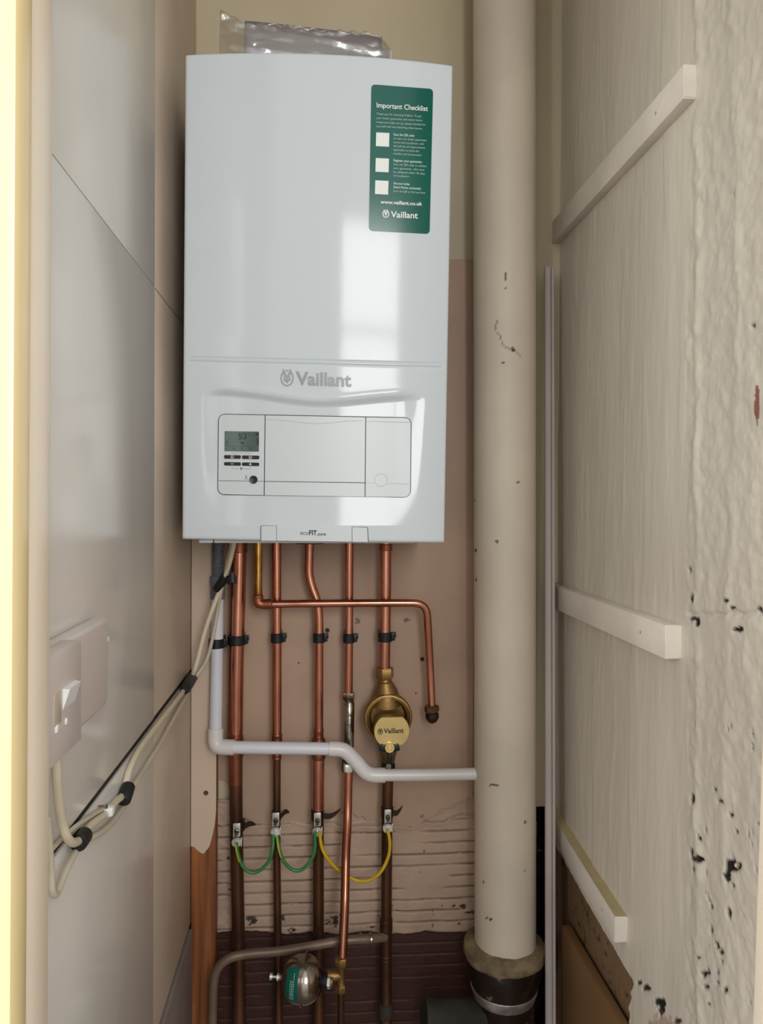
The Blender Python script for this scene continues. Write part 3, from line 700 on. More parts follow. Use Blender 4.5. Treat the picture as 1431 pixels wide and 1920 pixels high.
# green checklist label
lb = plate(((696.5, 158), (812.4, 166.8), (805.8, 438.6), (691.8, 432.2)), 7, -.0003, .0006, 'checklist_label', 'green', bo, 16, 30)
u_ = (-.018, -1)
def lt(mb, s, x0, y0, x1, cap, bold=0.0, k=.072): text(mb, s, (x0, y0), (x1, y0 + (x1 - x0) * k), cap, .0009, bold=bold, upv=(.02, -1))
mb = MB()
lt(mb, 'Important Checklist', 706.5, 201.3, 802.5, 9.2, .010); lt(mb, 'www.vaillant.co.uk', 713.6, 381.5, 791.8, 6.4, .02, .05)
lt(mb, 'Vaillant', 733, 407.3, 783.5, 11.2, .016, .045); hare(mb, 723.6, 400.8, 5.4, 6.6, 1.8, .0009, fine=False)
mb.build('lettering', 'white', lb, smooth=0)
mb = MB()
for k, (s, x1) in enumerate((('Thank you for choosing Vaillant. To get', 790.5), ('your boiler guarantee and smart home', 792), ('integration fully set up, please familiarise', 797.5), ('yourself with the following information:', 792))):
    lt(mb, s, 706.2 - .25 * k, 215 + 7.7 * k, x1, 3.7, .0, .055)
def block(y, head, lines, xs):
    for k, s in enumerate(head): lt(mb, s, 738.0 - y * .003 + .8, y + k * 7, xs[k], 4.2, .03, .06)
    for k, s in enumerate(lines): lt(mb, s, 738.0 - y * .003 + .8, y + (len(head) + k) * 7.1, xs[len(head) + k], 3.7, .0, .06)
block(254, ['Scan the QR code'], ['to view our boiler guarantee', 'terms and conditions, and', 'the full list of requirements', 'applicable to both the', 'installer and homeowner'], (777, 800, 794.5, 797, 786, 791))
block(302.5, ['Register your guarantee'], ['Scan the QR code to validate', 'your guarantee - this must', 'be validated within 30 days', 'of installation'], (791, 800, 796, 797, 767))
block(345.5, ['Get your boiler', 'Smart Home connected'], ['Scan the QR to find out how'], (769, 789, 798))
mb.build('small_lettering', 'softwhite', lb, smooth=0)
for x, y in ((705.3, 248.2), (704.5, 296.2), (703.6, 338)):
    plate(((x + .3, y), (x + 25, y + 1.2), (x + 24.3, y + 27), (x - .4, y + 25.6)), 0, .0002, .0009, 'blank_square', 'white', lb, 3, 3)

# ------------------------------------------------------------------ booklet in a plastic sleeve on top of the boiler
zt_ = lambda px: float(front(min(1, max(0, (px - 347) / 503)), 1)[2])
def sheet(px_, top, botz, Y0, Y1, thick, name, m, parent, nz=0.0, ny=8):
    """standing sheet: pixel columns px_, top pixel rows, bottom height, leaning from depth Y0 (bottom) to Y1 (top)"""
    n = len(px_); V_ = []
    for k in range(n):
        T_ = PY(px_[k], top[k], Y1); B_ = Vector((PY(px_[k], top[k], Y0).x, Y0, botz[k] if isinstance(botz, list) else botz))
        for j in range(ny + 1):
            p = B_.lerp(T_, j / ny); p.y += nz * (float(fbm(p.x * 22 + p.z * 30, p.z * 80, 4)) - .5)
            V_.append(p)
    F_ = [(k * (ny + 1) + j, k * (ny + 1) + j + 1, (k + 1) * (ny + 1) + j + 1, (k + 1) * (ny + 1) + j) for k in range(n - 1) for j in range(ny)]
    mb = MB(); mb.add(V_, F_); o = mb.build(name, m, parent, smooth=60)
    so = o.modifiers.new('thickness', 'SOLIDIFY'); so.thickness = thick; so.offset = -1
    return o
bk = thing('booklet', PY(595, 60, 1.20) - Vector((0, 0, .06)), 'grey booklet in a clear plastic sleeve lying on top of the boiler', 'booklet')
zc = zt_(600) + .0008
bx = [458, 470, 490, 520, 560, 600, 640, 670, 700, 734]
sheet(bx, [55, 57, 59, 62, 66, 71, 79, 86, 93, 97], zc, 1.125, 1.155, .003, 'front_pages', 'paper', bk)
sheet([460, 480, 520, 560, 600, 640, 680, 716], [46, 47, 51, 56, 60, 65, 71, 76], zc, 1.165, 1.20, .006, 'back_pages', 'paper2', bk)
gx = list(np.linspace(412, 732, 60)); tp = [float(np.interp(x, [412, 430, 450, 460, 560, 650, 700, 720, 732], [16, 28, 38, 44, 50, 60, 66, 74, 96])) + 2 * math.sin(x * .9) for x in gx]
sheet(gx, tp, zc, 1.112, 1.140, .0004, 'plastic_sleeve', 'film', bk, nz=.020, ny=16)

# ------------------------------------------------------------------ copper pipes
yq = 1.357
def r_at(w, Y): return w * Y / FPX / 2
def pipe(mb, pts, w, rad=.02, n=22):
    P_ = [PY(*p) for p in pts]; tube(mb, fillet(P_, rad) if rad else P_, r_at(w, pts[0][2]), n); return mb
def collar(mb, px_, y0, y1, Y, w, lip=1.5):
    a = PY(px_, y0, Y); b = PY(px_, y1, Y); L = (b - a).length; r = r_at(w, Y); q = r_at(lip, Y)
    return lathe(mb, a, b - a, [(0, r - q * .6), (L * .08, r), (L * .30, r), (L * .36, r - q * .4), (L * .64, r - q * .4), (L * .70, r), (L * .92, r), (L, r - q * .6)], 28)
def pth(name, px_, label, cat='pipe'):
    return thing(name, PY(px_, 1900, yq), label, cat, None)

p1 = pth('copper_pipe', 447, 'thickest copper pipe, leftmost under the boiler, running down behind the white pipe elbow')
mb = MB(); pipe(mb, [(449.5, 1005, yq), (446, 1150, yq), (443.5, 1250, yq), (442, 1384, yq)], 27, .03); mb.build('upper_length', 'copper', p1)
mb = MB(); pipe(mb, [(442, 1380, yq), (442.5, 1470, yq)], 25, 0); mb.build('middle_length', 'copperdull', p1)
mb = MB(); pipe(mb, [(442.5, 1466, yq), (443.5, 1560, yq), (447, 1740, yq), (449.5, 1980, yq)], 24, .03); mb.build('lower_length', 'copperold', p1)
mb = MB(); collar(mb, 442, 1379, 1419, yq, 29); mb.build('coupling', 'copperdull', p1)
mb = MB(); collar(mb, 449, 1018, 1036, yq, 29); mb.build('coupling', 'copperdull', p1)

p2 = pth('copper_pipe', 600, 'thin copper pipe bent across the front of the others and down to a dark fitting')
yh = 1.337
mb = MB(); pipe(mb, [(484.5, 1008, yh), (484, 1122, yh)], 15.5, 0); mb.build('stained_length', 'coppergold', p2)
mb = MB(); P_ = [PY(484, 1118, yh), PY(484.3, 1132, yh), PY(500, 1133.5, yh)]; tube(mb, fillet(P_, .009), r_at(18.5, yh), 22)
lathe(mb, PY(484, 1114, yh), PY(484, 1120, yh) - PY(484, 1114, yh), [(0, .0072), (.002, .0092), (.006, .0092), (.008, .0085)], 24)
lathe(mb, PY(493, 1132.8, yh), (1, 0, 0), [(0, .0085), (.002, .0091), (.010, .0091), (.012, .0096), (.015, .0096), (.017, .0078)], 24); mb.build('elbow', 'copperdull', p2)
mb = MB(); P_ = [PY(500, 1133, yh), PY(600, 1131.5, yh), PY(700, 1130.8, yh), PY(745, 1130.5, yh), PY(800, 1131, yh), PY(804, 1200, yh + .006), PY(807.5, 1270, yh + .010), PY(810, 1330, yh + .012)]
tube(mb, fillet(P_, .042, 12), r_at(14.8, yh), 22); mb.build('bent_length', 'copper', p2)
a = PY(809.6, 1322, yh + .012); dn = (PY(811, 1360, yh + .012) - a).normalized()
mb = MB(); lathe(mb, a, dn, [(0, .009), (.002, .0135), (.011, .0135), (.014, .011)], 8); mb.build('compression_nut', 'brassold', p2)
mb = MB(); lathe(mb, a + dn * .013, dn, [(0, .010), (.002, .0122), (.007, .0125), (.011, .012), (.017, .0085), (.020, .004)], 20); mb.build('end_cap', 'strap', p2)

p3 = pth('copper_pipe', 520, 'straight copper pipe second from the left with a short thinner lower length')
mb = MB(); pipe(mb, [(518.5, 1005, yq), (519.5, 1200, yq), (519.5, 1382, yq)], 17.5, .02); mb.build('upper_length', 'copper', p3)
mb = MB(); pipe(mb, [(519.5, 1380, yq), (519, 1600, yq), (521, 1750, yq), (523.5, 1980, yq)], 14.2, .02); mb.build('lower_length', 'copperold', p3)
mb = MB(); collar(mb, 519.5, 1376, 1390, yq, 20); mb.build('coupling', 'copperdull', p3)
mb = MB(); collar(mb, 519.3, 1413, 1424, yq, 17); mb.build('coupling', 'copperdull', p3)

p4 = pth('copper_pipe', 597, 'copper pipe with an offset bend under the middle of the boiler')
mb = MB(); pipe(mb, [(581, 1005, yq), (579, 1076, yq), (584, 1098, yq), (596, 1130, yq), (598.5, 1160, yq), (598, 1372, yq)], 16.6, .014); mb.build('upper_length', 'copper', p4)
mb = MB(); collar(mb, 597.6, 1366, 1388, yq, 19); collar(mb, 597.5, 1385, 1423, yq, 26, 3); mb.build('reducer', 'copperdull', p4)
mb = MB(); pipe(mb, [(597.3, 1410, yq), (596.8, 1520, yq)], 22, 0); mb.build('middle_length', 'copper', p4)
mb = MB(); pipe(mb, [(596.8, 1518, yq), (597.3, 1700, yq), (598, 1980, yq)], 21, 0); mb.build('lower_length', 'copperold', p4)
mb = MB(); lathe(mb, PY(581, 1016, yq), (0, 0, -1), [(0, .026), (.003, .026), (.004, .010)], 24); mb.build('flange', 'brassold', p4)

p5 = pth('copper_pipe', 645, 'copper pipe with a chrome flexible section, slanting down to a brass tee')
mb = MB(); pipe(mb, [(655, 1005, yq), (654.5, 1150, yq), (653.5, 1306, yq)], 16.2, .02); mb.build('upper_length', 'copper', p5)
mb = MB(); hexnut(mb, PY(654.5, 1298, yq), (0, 0, -1), .014, .0112, .3); lathe(mb, PY(655, 1312, yq), (0, 0, -1), [(0, .0085), (.001, .0098), (.003, .0075), (.006, .0095), (.075, .0092), (.112, .0095), (.116, .008)], 26)
mb.build('flexible_connector', 'chrome', p5)
mb = MB(); hexnut(mb, PY(653.5, 1430, yq - .002), (0, 0, -1), .015, .0118, .5); mb.build('connector_nut', 'nut', p5)
mb = MB(); boxm(mb, PY(645, 1436, yq), (.008, .014, .020), bev=.003); boxm(mb, PY(654, 1430, yq + .004), (.018, .010, .010), bev=.003); mb.build('valve_tail', 'black', p5)
mb = MB(); tube(mb, spline([PY(653.8, 1444, yq), PY(652.5, 1500, 1.352), PY(651.5, 1545, 1.342), PY(648.5, 1610, 1.33), PY(646.5, 1700, 1.30), PY(641.5, 1806, 1.277)], 6), r_at(16.5, 1.33), 22); mb.build('lower_length', 'copper', p5)
yt = 1.275
mb = MB(); hexnut(mb, PY(640, 1795, yt), (0, 0, -1), .015, .0108, .25); lathe(mb, PY(640, 1811, yt), (0, 0, -1), [(0, .0085), (.004, .0072), (.025, .0072), (.03, .0085)], 20)
hexnut(mb, PY(639, 1845, yt), (0, 0, -1), .013, .0100, .25); lathe(mb, PY(640, 1829, yt), (-1, 0, 0), [(0, .0072), (.006, .0088), (.020, .0092), (.021, .0100), (.024, .0100)], 20)
mb.build('brass_tee', 'brass', p5)
mb = MB(); tube(mb, [PY(639.5, 1856, yt), PY(639.5, 1980, yt)], .0062, 18); mb.build('tail_length', 'copperold', p5)

p6 = pth('copper_pipe', 724, 'copper pipe rightmost under the boiler, entering the round brass filter')
mb = MB(); pipe(mb, [(723.5, 1005, yq), (723, 1120, yq), (721, 1262, yq)], 21.5, .02); mb.build('upper_length', 'copper', p6)
mb = MB(); lathe(mb, PY(723.6, 1020, yq), (0, 0, -1), [(0, .0112), (.001, .0119), (.004, .0112), (.006, .0119), (.010, .0119), (.012, .0112)], 24); mb.build('coupling', 'copperdull', p6)
mb = MB(); pipe(mb, [(727.6, 1446, yq), (726, 1520, yq), (724.5, 1700, yq), (724, 1980, yq)], 21, .02); mb.build('lower_length', 'copperold', p6)
for cy0, cy1, cw0 in ((1722, 1745, 25), (1790, 1802, 22)):
    mb = MB(); collar(mb, 724, cy0, cy1, yq, cw0); mb.build('coupling', 'copperold', p6)
mb = MB(); lathe(mb, PY(723.5, 1880, yq), (0, 0, -1), [(0, .0112), (.006, .014), (.022, .014), (.028, .0108)], 22); mb.build('coupling', 'greymortar', p6)

# clips on the board
def clip(px_, py_, w, label, left=False, body=1.0, Y=yq):
    c = PY(px_, py_, Y); r = r_at(w, Y) + .0006; t = thing('pipe_clip', c + Vector((0, 0, -.009)), label, 'pipe clip', 'black plastic pipe clips')
    h2 = .0088; mb = MB(); th = .0022; n = 22; vs = []
    a0, a1 = math.radians(-205), math.radians(25)
    for k in range(n + 1):
        a = a0 + (a1 - a0) * k / n
        for rr_, zz in ((r, -h2), (r + th, -h2 * .9), (r + th, h2 * .9), (r, h2)):
            vs.append(c + Vector((rr_ * math.cos(a), rr_ * math.sin(a), zz)))
    fs = [(4 * k + j, 4 * k + (j + 1) % 4, 4 * k + 4 + (j + 1) % 4, 4 * k + 4 + j) for k in range(n) for j in range(4)] + [(3, 2, 1, 0), (4 * n, 4 * n + 1, 4 * n + 2, 4 * n + 3)]
    mb.add(vs, fs); mb.build('band', 'black', t)
    mb = MB(); s = -1 if left else 1
    boxm(mb, c + Vector((s * (r + .0035), -.001, .001)), (.007, .010, h2 * 1.7), bev=.0012); boxm(mb, c + Vector((s * (r + .0068), -.004, .0045)), (.004, .006, .0095), bev=.001)
    mb.build('latch', 'black', t)
    mb = MB(); y1 = YB - .0082; y0 = c.y + r * .5; boxm(mb, (c.x, (y0 + y1) / 2, c.z), (r * 1.9, max(.004, y1 - y0), h2 * 1.9), bev=.001); mb.build('base', 'black', t)
    return t
clip(444, 1200, 27, 'black plastic clip gripping the thickest copper pipe')
clip(519.5, 1196, 17.5, 'black plastic clip on the straight copper pipe second from the left')
clip(598, 1196, 16.6, 'black plastic clip on the middle pipe below its offset bend')
clip(654, 1196.5, 16.2, 'black plastic clip above the chrome flexible connector')
clip(722, 1194, 21.5, 'wide black plastic clip on the pipe above the brass filter', left=False)

# ------------------------------------------------------------------ condensate waste pipe
cw = thing('waste_pipe', PY(407, 1420, 1.35), 'white plastic waste pipe stepping across the copper pipes into the soil pipe', 'pipe')
mb = MB(); A = PY(409, 1012, 1.348); B = PY(409, 1084, 1.348); L = (B - A).length; prof = []
k = 0.0
while k < L: prof += [(k, .0098), (k + .0009, .0112), (k + .0018, .0112), (k + .0024, .0098)]; k += .0030
lathe(mb, A, B - A, prof, 26); tag(mb.build('corrugated_hose', 'pvcgrey', cw), 'grey corrugated hose')
mb = MB(); lathe(mb, PY(408.5, 1080, 1.348), PY(408, 1122, 1.348) - PY(408.5, 1080, 1.348), [(0, .0115), (.001, .0135), (.014, .0135), (.015, .0125), (.041, .0125), (.041, .010)], 28); mb.build('hose_coupling', 'pvcgrey', cw)
yc = 1.345; yd = 1.328
mb = MB(); tube(mb, [PY(408, 1118, 1.348), PY(406.5, 1250, yc), PY(404.5, 1384, 1.336)], r_at(23, yc), 28); mb.build('upright_length', 'pvc', cw)
def sock(pts, w, rad, name='elbow'):
    mb = MB(); P_ = [PY(*p) for p in pts]; tube(mb, fillet(P_, rad, 9), r_at(w, pts[0][2]), 30); return mb.build(name, 'pvcfit', cw)
sock([(404.3, 1366, 1.336), (403.8, 1400, 1.332), (439, 1401.5, yd)], 28.5, .013)
mb = MB(); tube(mb, [PY(436, 1401.2, yd), PY(620, 1404, yd)], r_at(23.4, yd), 28); mb.build('level_length', 'pvc', cw)
sock([(617, 1404, yd), (646, 1405, yd), (671, 1431, yd)], 27.5, .02)
sock([(662, 1421, yd), (689, 1453, yd), (722, 1453.6, yd)], 28, .02)
mb = MB(); lathe(mb, PY(671, 1432, yd), PY(674, 1436, yd) - PY(671, 1432, yd), [(0, .0134), (.0002, .0128), (.002, .0128), (.0022, .0134)], 28); mb.build('joint_ring', 'faint', cw)
mb = MB(); tube(mb, [PY(720, 1453.4, yd), PY(800, 1453, yd), PY(893, 1451, 1.326)], r_at(22.8, yd), 28); mb.build('level_length', 'pvcfit', cw)
t = clip(406, 1206, 23, 'black plastic clip holding the white waste pipe beside the thickest copper pipe', Y=1.3475)

# ------------------------------------------------------------------ magnetic filter
ff = thing('brass_filter', PY(727, 1440, 1.34), 'round brass filter with a flat lettered cap in the rightmost copper pipe', 'filter')
mb = MB(); hexnut(mb, PY(721.5, 1251, yq), (0, 0, -1), .021, .0165, .35); lathe(mb, PY(722, 1271, yq), (0, 0, -1), [(0, .012), (.002, .0125), (.003, .0115), (.006, .0125), (.008, .0112), (.014, .0115)], 24); mb.build('union_nut', 'brass', ff)
cc = PY(727, 1343, 1.352); axf = Vector((.010, -1, -.03)).normalized()
mb = MB(); lathe(mb, cc - axf * .020, axf, [(0, .020), (.004, .034), (.012, .041), (.020, .0440), (.030, .0440), (.033, .0425), (.034, .0395), (.030, .0385), (.028, .0375), (.029, .0355), (.026, .0345), (.018, .030), (.016, .005)], 64)
tube(mb, [PY(722, 1278, yq), PY(724, 1292, 1.359), PY(724, 1316, 1.366)], [.0125, .020, .029], 28); tube(mb, [PY(727, 1360, 1.355), PY(728, 1418, 1.357), PY(728, 1428, 1.357)], [.030, .0135, .0115], 28); mb.build('body', 'brass', ff)
cf = PY(734.5, 1370, 1.292); axc = Vector((.008, -1, -.05)).normalized()
mb = MB(); bk0 = PY(731, 1362, 1.345); bsd = Vector((1, 0, 0)); bup = Vector((0, 0, 1)); bol = []
for k in range(96):
    a = 2 * math.pi * k / 96; bol.append(cf + bsd * (.0308 * math.cos(a)) + bup * max(-.0248, min(.0248, .0308 * math.sin(a))) - axc * .0005)
prism(mb, bol, bk0 - cf); mb.build('barrel', 'brass', ff, smooth=30)
sd = Vector((1, 0, 0)); sd = (sd - axc * sd.dot(axc)).normalized(); upc = sd.cross(axc); upc = upc if upc.z > 0 else -upc
rc = .0305; cut = .0245; outl = []
for k in range(96):
    a = 2 * math.pi * k / 96; x, z = rc * math.cos(a), rc * math.sin(a); outl.append(cf + sd * x + upc * max(-cut, min(cut, z)))
mb = MB(); prism(mb, outl, axc * .003); capo = mb.build('cap', 'brassface', ff, smooth=30)
tag(capo, 'flat polished brass cap with black lettering')
def capmap(x, y):
    x = np.asarray(x); y = np.asarray(y); o = np.array(cf + axc * .0032); return o + x[..., None] * np.array(sd) * .001 - y[..., None] * np.array(upc) * .001
mb = MB(); text(mb, 'Vaillant', (-14.2, 3.2), (20.8, 3.2), 8.4, 0, bold=.022, mapper=capmap); hare(mb, -20.2, .2, 3.9, 4.7, 1.2, 0, mapper=capmap, fine=False); mb.build('lettering', 'ink', capo, smooth=0)
mb = MB(); q = PY(731, 1403, 1.285); lathe(mb, q + Vector((0, .006, 0)), (0, -1, 0), [(0, .0085), (.005, .0085), (.006, .0078), (.006, .005), (.0045, .004), (.0045, .003), (.006, .0028), (.006, .001)], 28); mb.build('vent_screw', 'brassface', ff)
mb = MB()
for s in (-1, 1):
    boxm(mb, q + Vector((s * .0110, .006, -.001)), (.013, .006, .013), (Vector((1, 0, s * .25)).normalized(), Vector((0, 1, 0)), Vector((-s * .25, 0, 1)).normalized()), .002)
boxm(mb, PY(730.5, 1418, 1.318), (.0085, .02, .022), bev=.002); mb.build('lever_wings', 'black', ff)
mb = MB(); q = PY(728.5, 1437, 1.352); lathe(mb, q + Vector((0, .02, 0)), (0, -1, 0), [(0, .0125), (.019, .0125), (.021, .011)], 30); boxm(mb, q + Vector((0, .012, -.012)), (.021, .016, .02), bev=.002); mb.build('valve_body', 'black', ff)
mb = MB(); lathe(mb, q + Vector((0, -.001, 0)), (0, -1, 0), [(0, .0052), (.001, .0050), (.001, .0034), (.0002, .003), (.0002, .0012), (.001, .001)], 22); mb.build('valve_screw', 'nickel', ff)

# ------------------------------------------------------------------ earth clamps and bonding wires
def clamp(px_, py_, w, label, tail, Y=yq):
    """py_ = middle of the strap plate"""
    c = PY(px_, py_, Y); r = r_at(w, Y); t = thing('earth_clamp', c + Vector((0, 0, -.03)), label, 'pipe clamp', 'earth clamps on the copper pipes')
    mb = MB(); lathe(mb, c + Vector((0, 0, .012)), (0, 0, -1), [(0, r + .0004), (.0006, r + .0014), (.018, r + .0014), (.0186, r + .0004)], 28)
    if tail:
        base = c + Vector((r + .001, -.002, .002)); n = 8
        rows = [(base + Vector((tail[0] * k / n, -.004 - .004 * (k / n), tail[1] * (k / n) ** 2 + tail[2] * math.sin(k / n * math.pi)))) for k in range(n + 1)]
        vs = []
        for k, p in enumerate(rows):
            hw = .0052 * (1 - .75 * (k / n) ** 3)
            vs += [p + Vector((0, 0, hw)), p + Vector((0, 0, -hw)), p + Vector((0, .0012, -hw)), p + Vector((0, .0012, hw))]
        mb.add(vs, [(4 * k + j, 4 * k + (j + 1) % 4, 4 * k + 4 + (j + 1) % 4, 4 * k + 4 + j) for k in range(n) for j in range(4)] + [(0, 1, 2, 3), (4 * n + 3, 4 * n + 2, 4 * n + 1, 4 * n)])
    mb.build('strap', 'strap', t)
    f = Vector((0, -(r + .0035), 0))
    mb = MB(); boxm(mb, c + f + Vector((0, 0, 0)), (.0125, .004, .024), bev=.0008); boxm(mb, c + f + Vector((-.0055, -.002, 0)), (.0015, .004, .024)); mb.build('plate', 'nickel', t)
    mb = MB(); hexnut(mb, c + f + Vector((0, -.002, -.001)), (0, -1, -.25), .0035, .0048, .2); lathe(mb, c + f + Vector((0, -.004, -.003)), (0, -1, -.5), [(0, .0026), (.006, .0026), (.0064, .002)], 16); mb.build('bolt', 'chrome', t)
    mb = MB(); q = c + f + Vector((-.0005, 0, -.0225)); lathe(mb, q + Vector((0, .003, 0)), (0, -1, 0), [(0, .0088), (.0045, .0088), (.0056, .0078), (.0056, .0034), (.0075, .0032), (.0075, .001)], 26)
    boxm(mb, q + Vector((.0085, .002, 0)), (.002, .006, .016), bev=.0005); mb.build('terminal_screw', 'nickel', t)
    return q
q1 = clamp(446, 1549, 24, 'earth clamp on the leftmost and thickest copper pipe', (.020, .004, .004))
q2 = clamp(518, 1531.5, 14.5, 'earth clamp where two green wires meet', (.016, .010, .007))
q3 = clamp(595.5, 1530, 22, 'earth clamp joining the green wire to the yellow wire', (.030, .014, -.002))
q4 = clamp(726, 1524, 21, 'earth clamp at the right end of the yellow wire', (.016, .014, -.002))
def wire(pts, m, label, ends, stripe=None):
    P_ = [PY(*p) for p in pts]; t = thing('earth_wire', min(P_, key=lambda v: v.z), label, 'wire')
    S_ = spline(P_, 7); mb = MB(); tube(mb, S_, .0031, 14); mb.build('insulation', m, t)
    if stripe:
        mb = MB(); fr = frames(S_); S2 = [p + Vector((-.0012, -.0021, 0)) for p in S_[:len(S_) // 4]]; tube(mb, S2, [.0014] * len(S2), 8); mb.build('stripe', stripe, t)
    return t
yw = 1.335
wire([(443, 1580, yw), (446, 1600, yw), (455, 1624, yw), (471, 1636, yw), (489, 1631, yw), (505, 1613, yw), (511.5, 1590, yw), (512.5, 1565, 1.345)], 'wiregreen', 'green earth wire looping from the leftmost clamp to the second clamp', 0, 'wireyellow')
wire([(520, 1567, 1.345), (524, 1592, yw), (533, 1616, yw), (549, 1631, yw), (567, 1630, yw), (582, 1614, yw), (590, 1595, yw), (591, 1560, yw)], 'wiregreen', 'green earth wire looping from the second clamp to the third clamp', 0, 'wireyellow')
wire([(599, 1560, yw), (604, 1590, yw), (617, 1613, yw), (636, 1632, 1.342), (664, 1649, 1.345), (690, 1651, 1.34), (713, 1636, yw), (728, 1607, yw), (731, 1580, yw), (727, 1555, yw)], 'wireyellow', 'yellow earth wire looping behind the slanting pipe to the rightmost clamp', 0)

# ------------------------------------------------------------------ brown pipe low down
bp = thing('brown_pipe', PY(400, 1900, 1.31), 'dull brown pipe rising at the lower left and bending across to the right', 'pipe')
mb = MB(); P_ = [PY(397, 1990, 1.312), PY(399, 1900, 1.312), PY(401, 1845, 1.312), PY(409, 1815, 1.313), PY(430, 1797, 1.315), PY(462, 1789, 1.318), PY(520, 1784, 1.32), (PY(556, 1779, 1.32)), PY(610, 1769, 1.32), PY(650, 1763, 1.322), PY(676, 1761.5, 1.325), PY(696, 1760.5, 1.33), PY(722, 1757, 1.35)]
tube(mb, spline(P_, 6), r_at(16.5, 1.32), 22); mb.build('pipe', 'brown', bp)
for x in (674, 693):
    mb = MB(); c = PY(x, 1761, 1.328); lathe(mb, c, (1, .1, .0), [(0, .0085), (.0008, .0104), (.0035, .0104), (.0045, .0085)], 22); mb.build('solder_ring', 'steel', bp)

# small steel expansion vessel
ev = thing('expansion_vessel', PY(566, 1882, 1.292), 'small round steel expansion vessel with green label, beside the brass tee', 'vessel')
c = PY(566, 1836, 1.275); axv = Vector((1, -.16, -.03)).normalized(); R0 = .0385
prof = [(-.0375, .002)] + [(-R0 * math.cos(a) * .98, R0 * math.sin(a)) for a in np.linspace(.16, math.pi / 2, 16)] + [(.003, R0), (.0032, R0 + .0035), (.0062, R0 + .0035), (.0064, R0)] + \
       [(.0064 + R0 * .84 * math.sin(a), R0 * math.cos(a)) for a in np.linspace(.05, 1.38, 16)]
mb = MB(); lathe(mb, c, axv, prof, 64); mb.build('shell', 'steel', ev, smooth=25)
mb = MB(); lathe(mb, c - axv * .039, -axv, [(-.004, .004), (.002, .004), (.002, .0022), (.012, .0022), (.012, .0052), (.016, .0056), (.0165, .003)], 18); lathe(mb, c - axv * .040, -axv, [(0, .006), (.003, .006), (.0031, .003)], 6); mb.build('air_valve', 'nickel', ev)
mb = MB(); lathe(mb, c + axv * .037, axv, [(0, .013), (.003, .0135), (.008, .0135)], 24); mb.build('rubber_collar', 'black', ev)
mb = MB(); hexnut(mb, c + axv * .0425, axv, .008, .0115, 0.1); mb.build('nut', 'nickel', ev)
mb = MB(); lathe(mb, c + axv * .0500, axv, [(0, .0085), (.004, .0085)], 24); mb.build('neck', 'brass', ev)
# label band wrapped on the front
N_ = (Vector((0, -1, 0)) - axv * axv.dot(Vector((0, -1, 0)))).normalized(); B_ = axv.cross(N_)
def vmap(x, a, e_=.0004):
    rr_ = math.sqrt(max(1e-9, 1 - min(.999, (x / (R0 * .98)) ** 2))) * R0 + e_
    return c + axv * x + N_ * (rr_ * math.cos(a)) + B_ * (rr_ * math.sin(a))
mb = MB(); vs = []; na = 22; nx = 6; up_s = 1 if B_.z > 0 else -1
for i_ in range(na + 1):
    a = up_s * (-.50 + 1.55 * i_ / na)
    for j in range(nx + 1): vs.append(vmap(-.022 + .021 * j / nx, a))
mb.add(vs, [(i_ * (nx + 1) + j, i_ * (nx + 1) + j + 1, (i_ + 1) * (nx + 1) + j + 1, (i_ + 1) * (nx + 1) + j) for i_ in range(na) for j in range(nx)]); vl = mb.build('label', 'green', ev)
mb = MB()
for j in range(3):
    x0_ = -.0085 - j * .0028
    for k in range(9 if j else 12):
        a = up_s * (-.34 + k * .095); random.seed(j * 20 + k); l_ = .05 + random.random() * .03
        mb.add([vmap(x0_, a, .0007), vmap(x0_ + .0011, a, .0007), vmap(x0_ + .0011, a + up_s * l_, .0007), vmap(x0_, a + up_s * l_, .0007)], [(0, 1, 2, 3)])
mb.build('label_print', 'softwhite', vl, smooth=0)

# ------------------------------------------------------------------ cables and spur on the left wall
XC = XL + .0065
def wp(x, y, off=0.0): return PXp(x, y, XC + off)
def cable(pts, r, m, name, label, group=None):
    S_ = spline(pts, 8); mb = MB(); tube(mb, S_, r, 14); return tag(mb.build(name, m), label, 'cable', group)
head = [PY(441, 1008, 1.245), PY(432, 1050, 1.262), PY(421, 1085, 1.280), PY(412, 1108, 1.29), PY(401, 1135, 1.295), PY(384, 1185, 1.30), PY(367, 1250, 1.300)]
A_ = head + [wp(354, 1280), wp(325, 1320), wp(291, 1364), wp(261, 1405), wp(244, 1439), wp(236, 1468), wp(230, 1491), wp(217, 1503), wp(200, 1524), wp(169, 1548), wp(151, 1573, .003), wp(137, 1580, .006), wp(125, 1568, .007), wp(116, 1540, .007), wp(110, 1500, .010), wp(106, 1450, .014), wp(104, 1405, .016)]
cable(A_, .0039, 'cable', 'power_cable', 'cream cable running from the boiler down to the switch on the left wall')
head = [PY(437, 1008, 1.260), PY(427, 1055, 1.272), PY(420, 1088, 1.288), PY(414, 1112, 1.30), PY(409, 1140, 1.310), PY(401, 1185, 1.318), PY(388, 1236, 1.322), PY(364, 1274, 1.312)]
B1 = head + [wp(345, 1312), wp(322, 1354), wp(298, 1398), wp(268, 1445), wp(248, 1480, .001), wp(238, 1503), wp(211, 1541), wp(186, 1563), wp(157, 1578, .0), wp(136, 1607, .002), wp(119, 1643, .003), wp(106, 1676, .004), wp(97, 1668, .004), wp(95, 1625, .003), wp(92, 1580, .003), wp(88, 1530, .003)]
cable(B1, .0031, 'cable2', 'control_cable', 'cream cable looping low down at the left below the switch')
C1 = [wp(238, 1478, -.001), wp(218, 1500, -.002), wp(198, 1514, -.002), wp(170, 1530, -.002), wp(140, 1551, -.002), wp(112, 1577, -.002), wp(90, 1600, -.002)]
cable(C1, .0022, 'cable2', 'thin_cable', 'thin cream cable leaving the white clip towards the door edge')
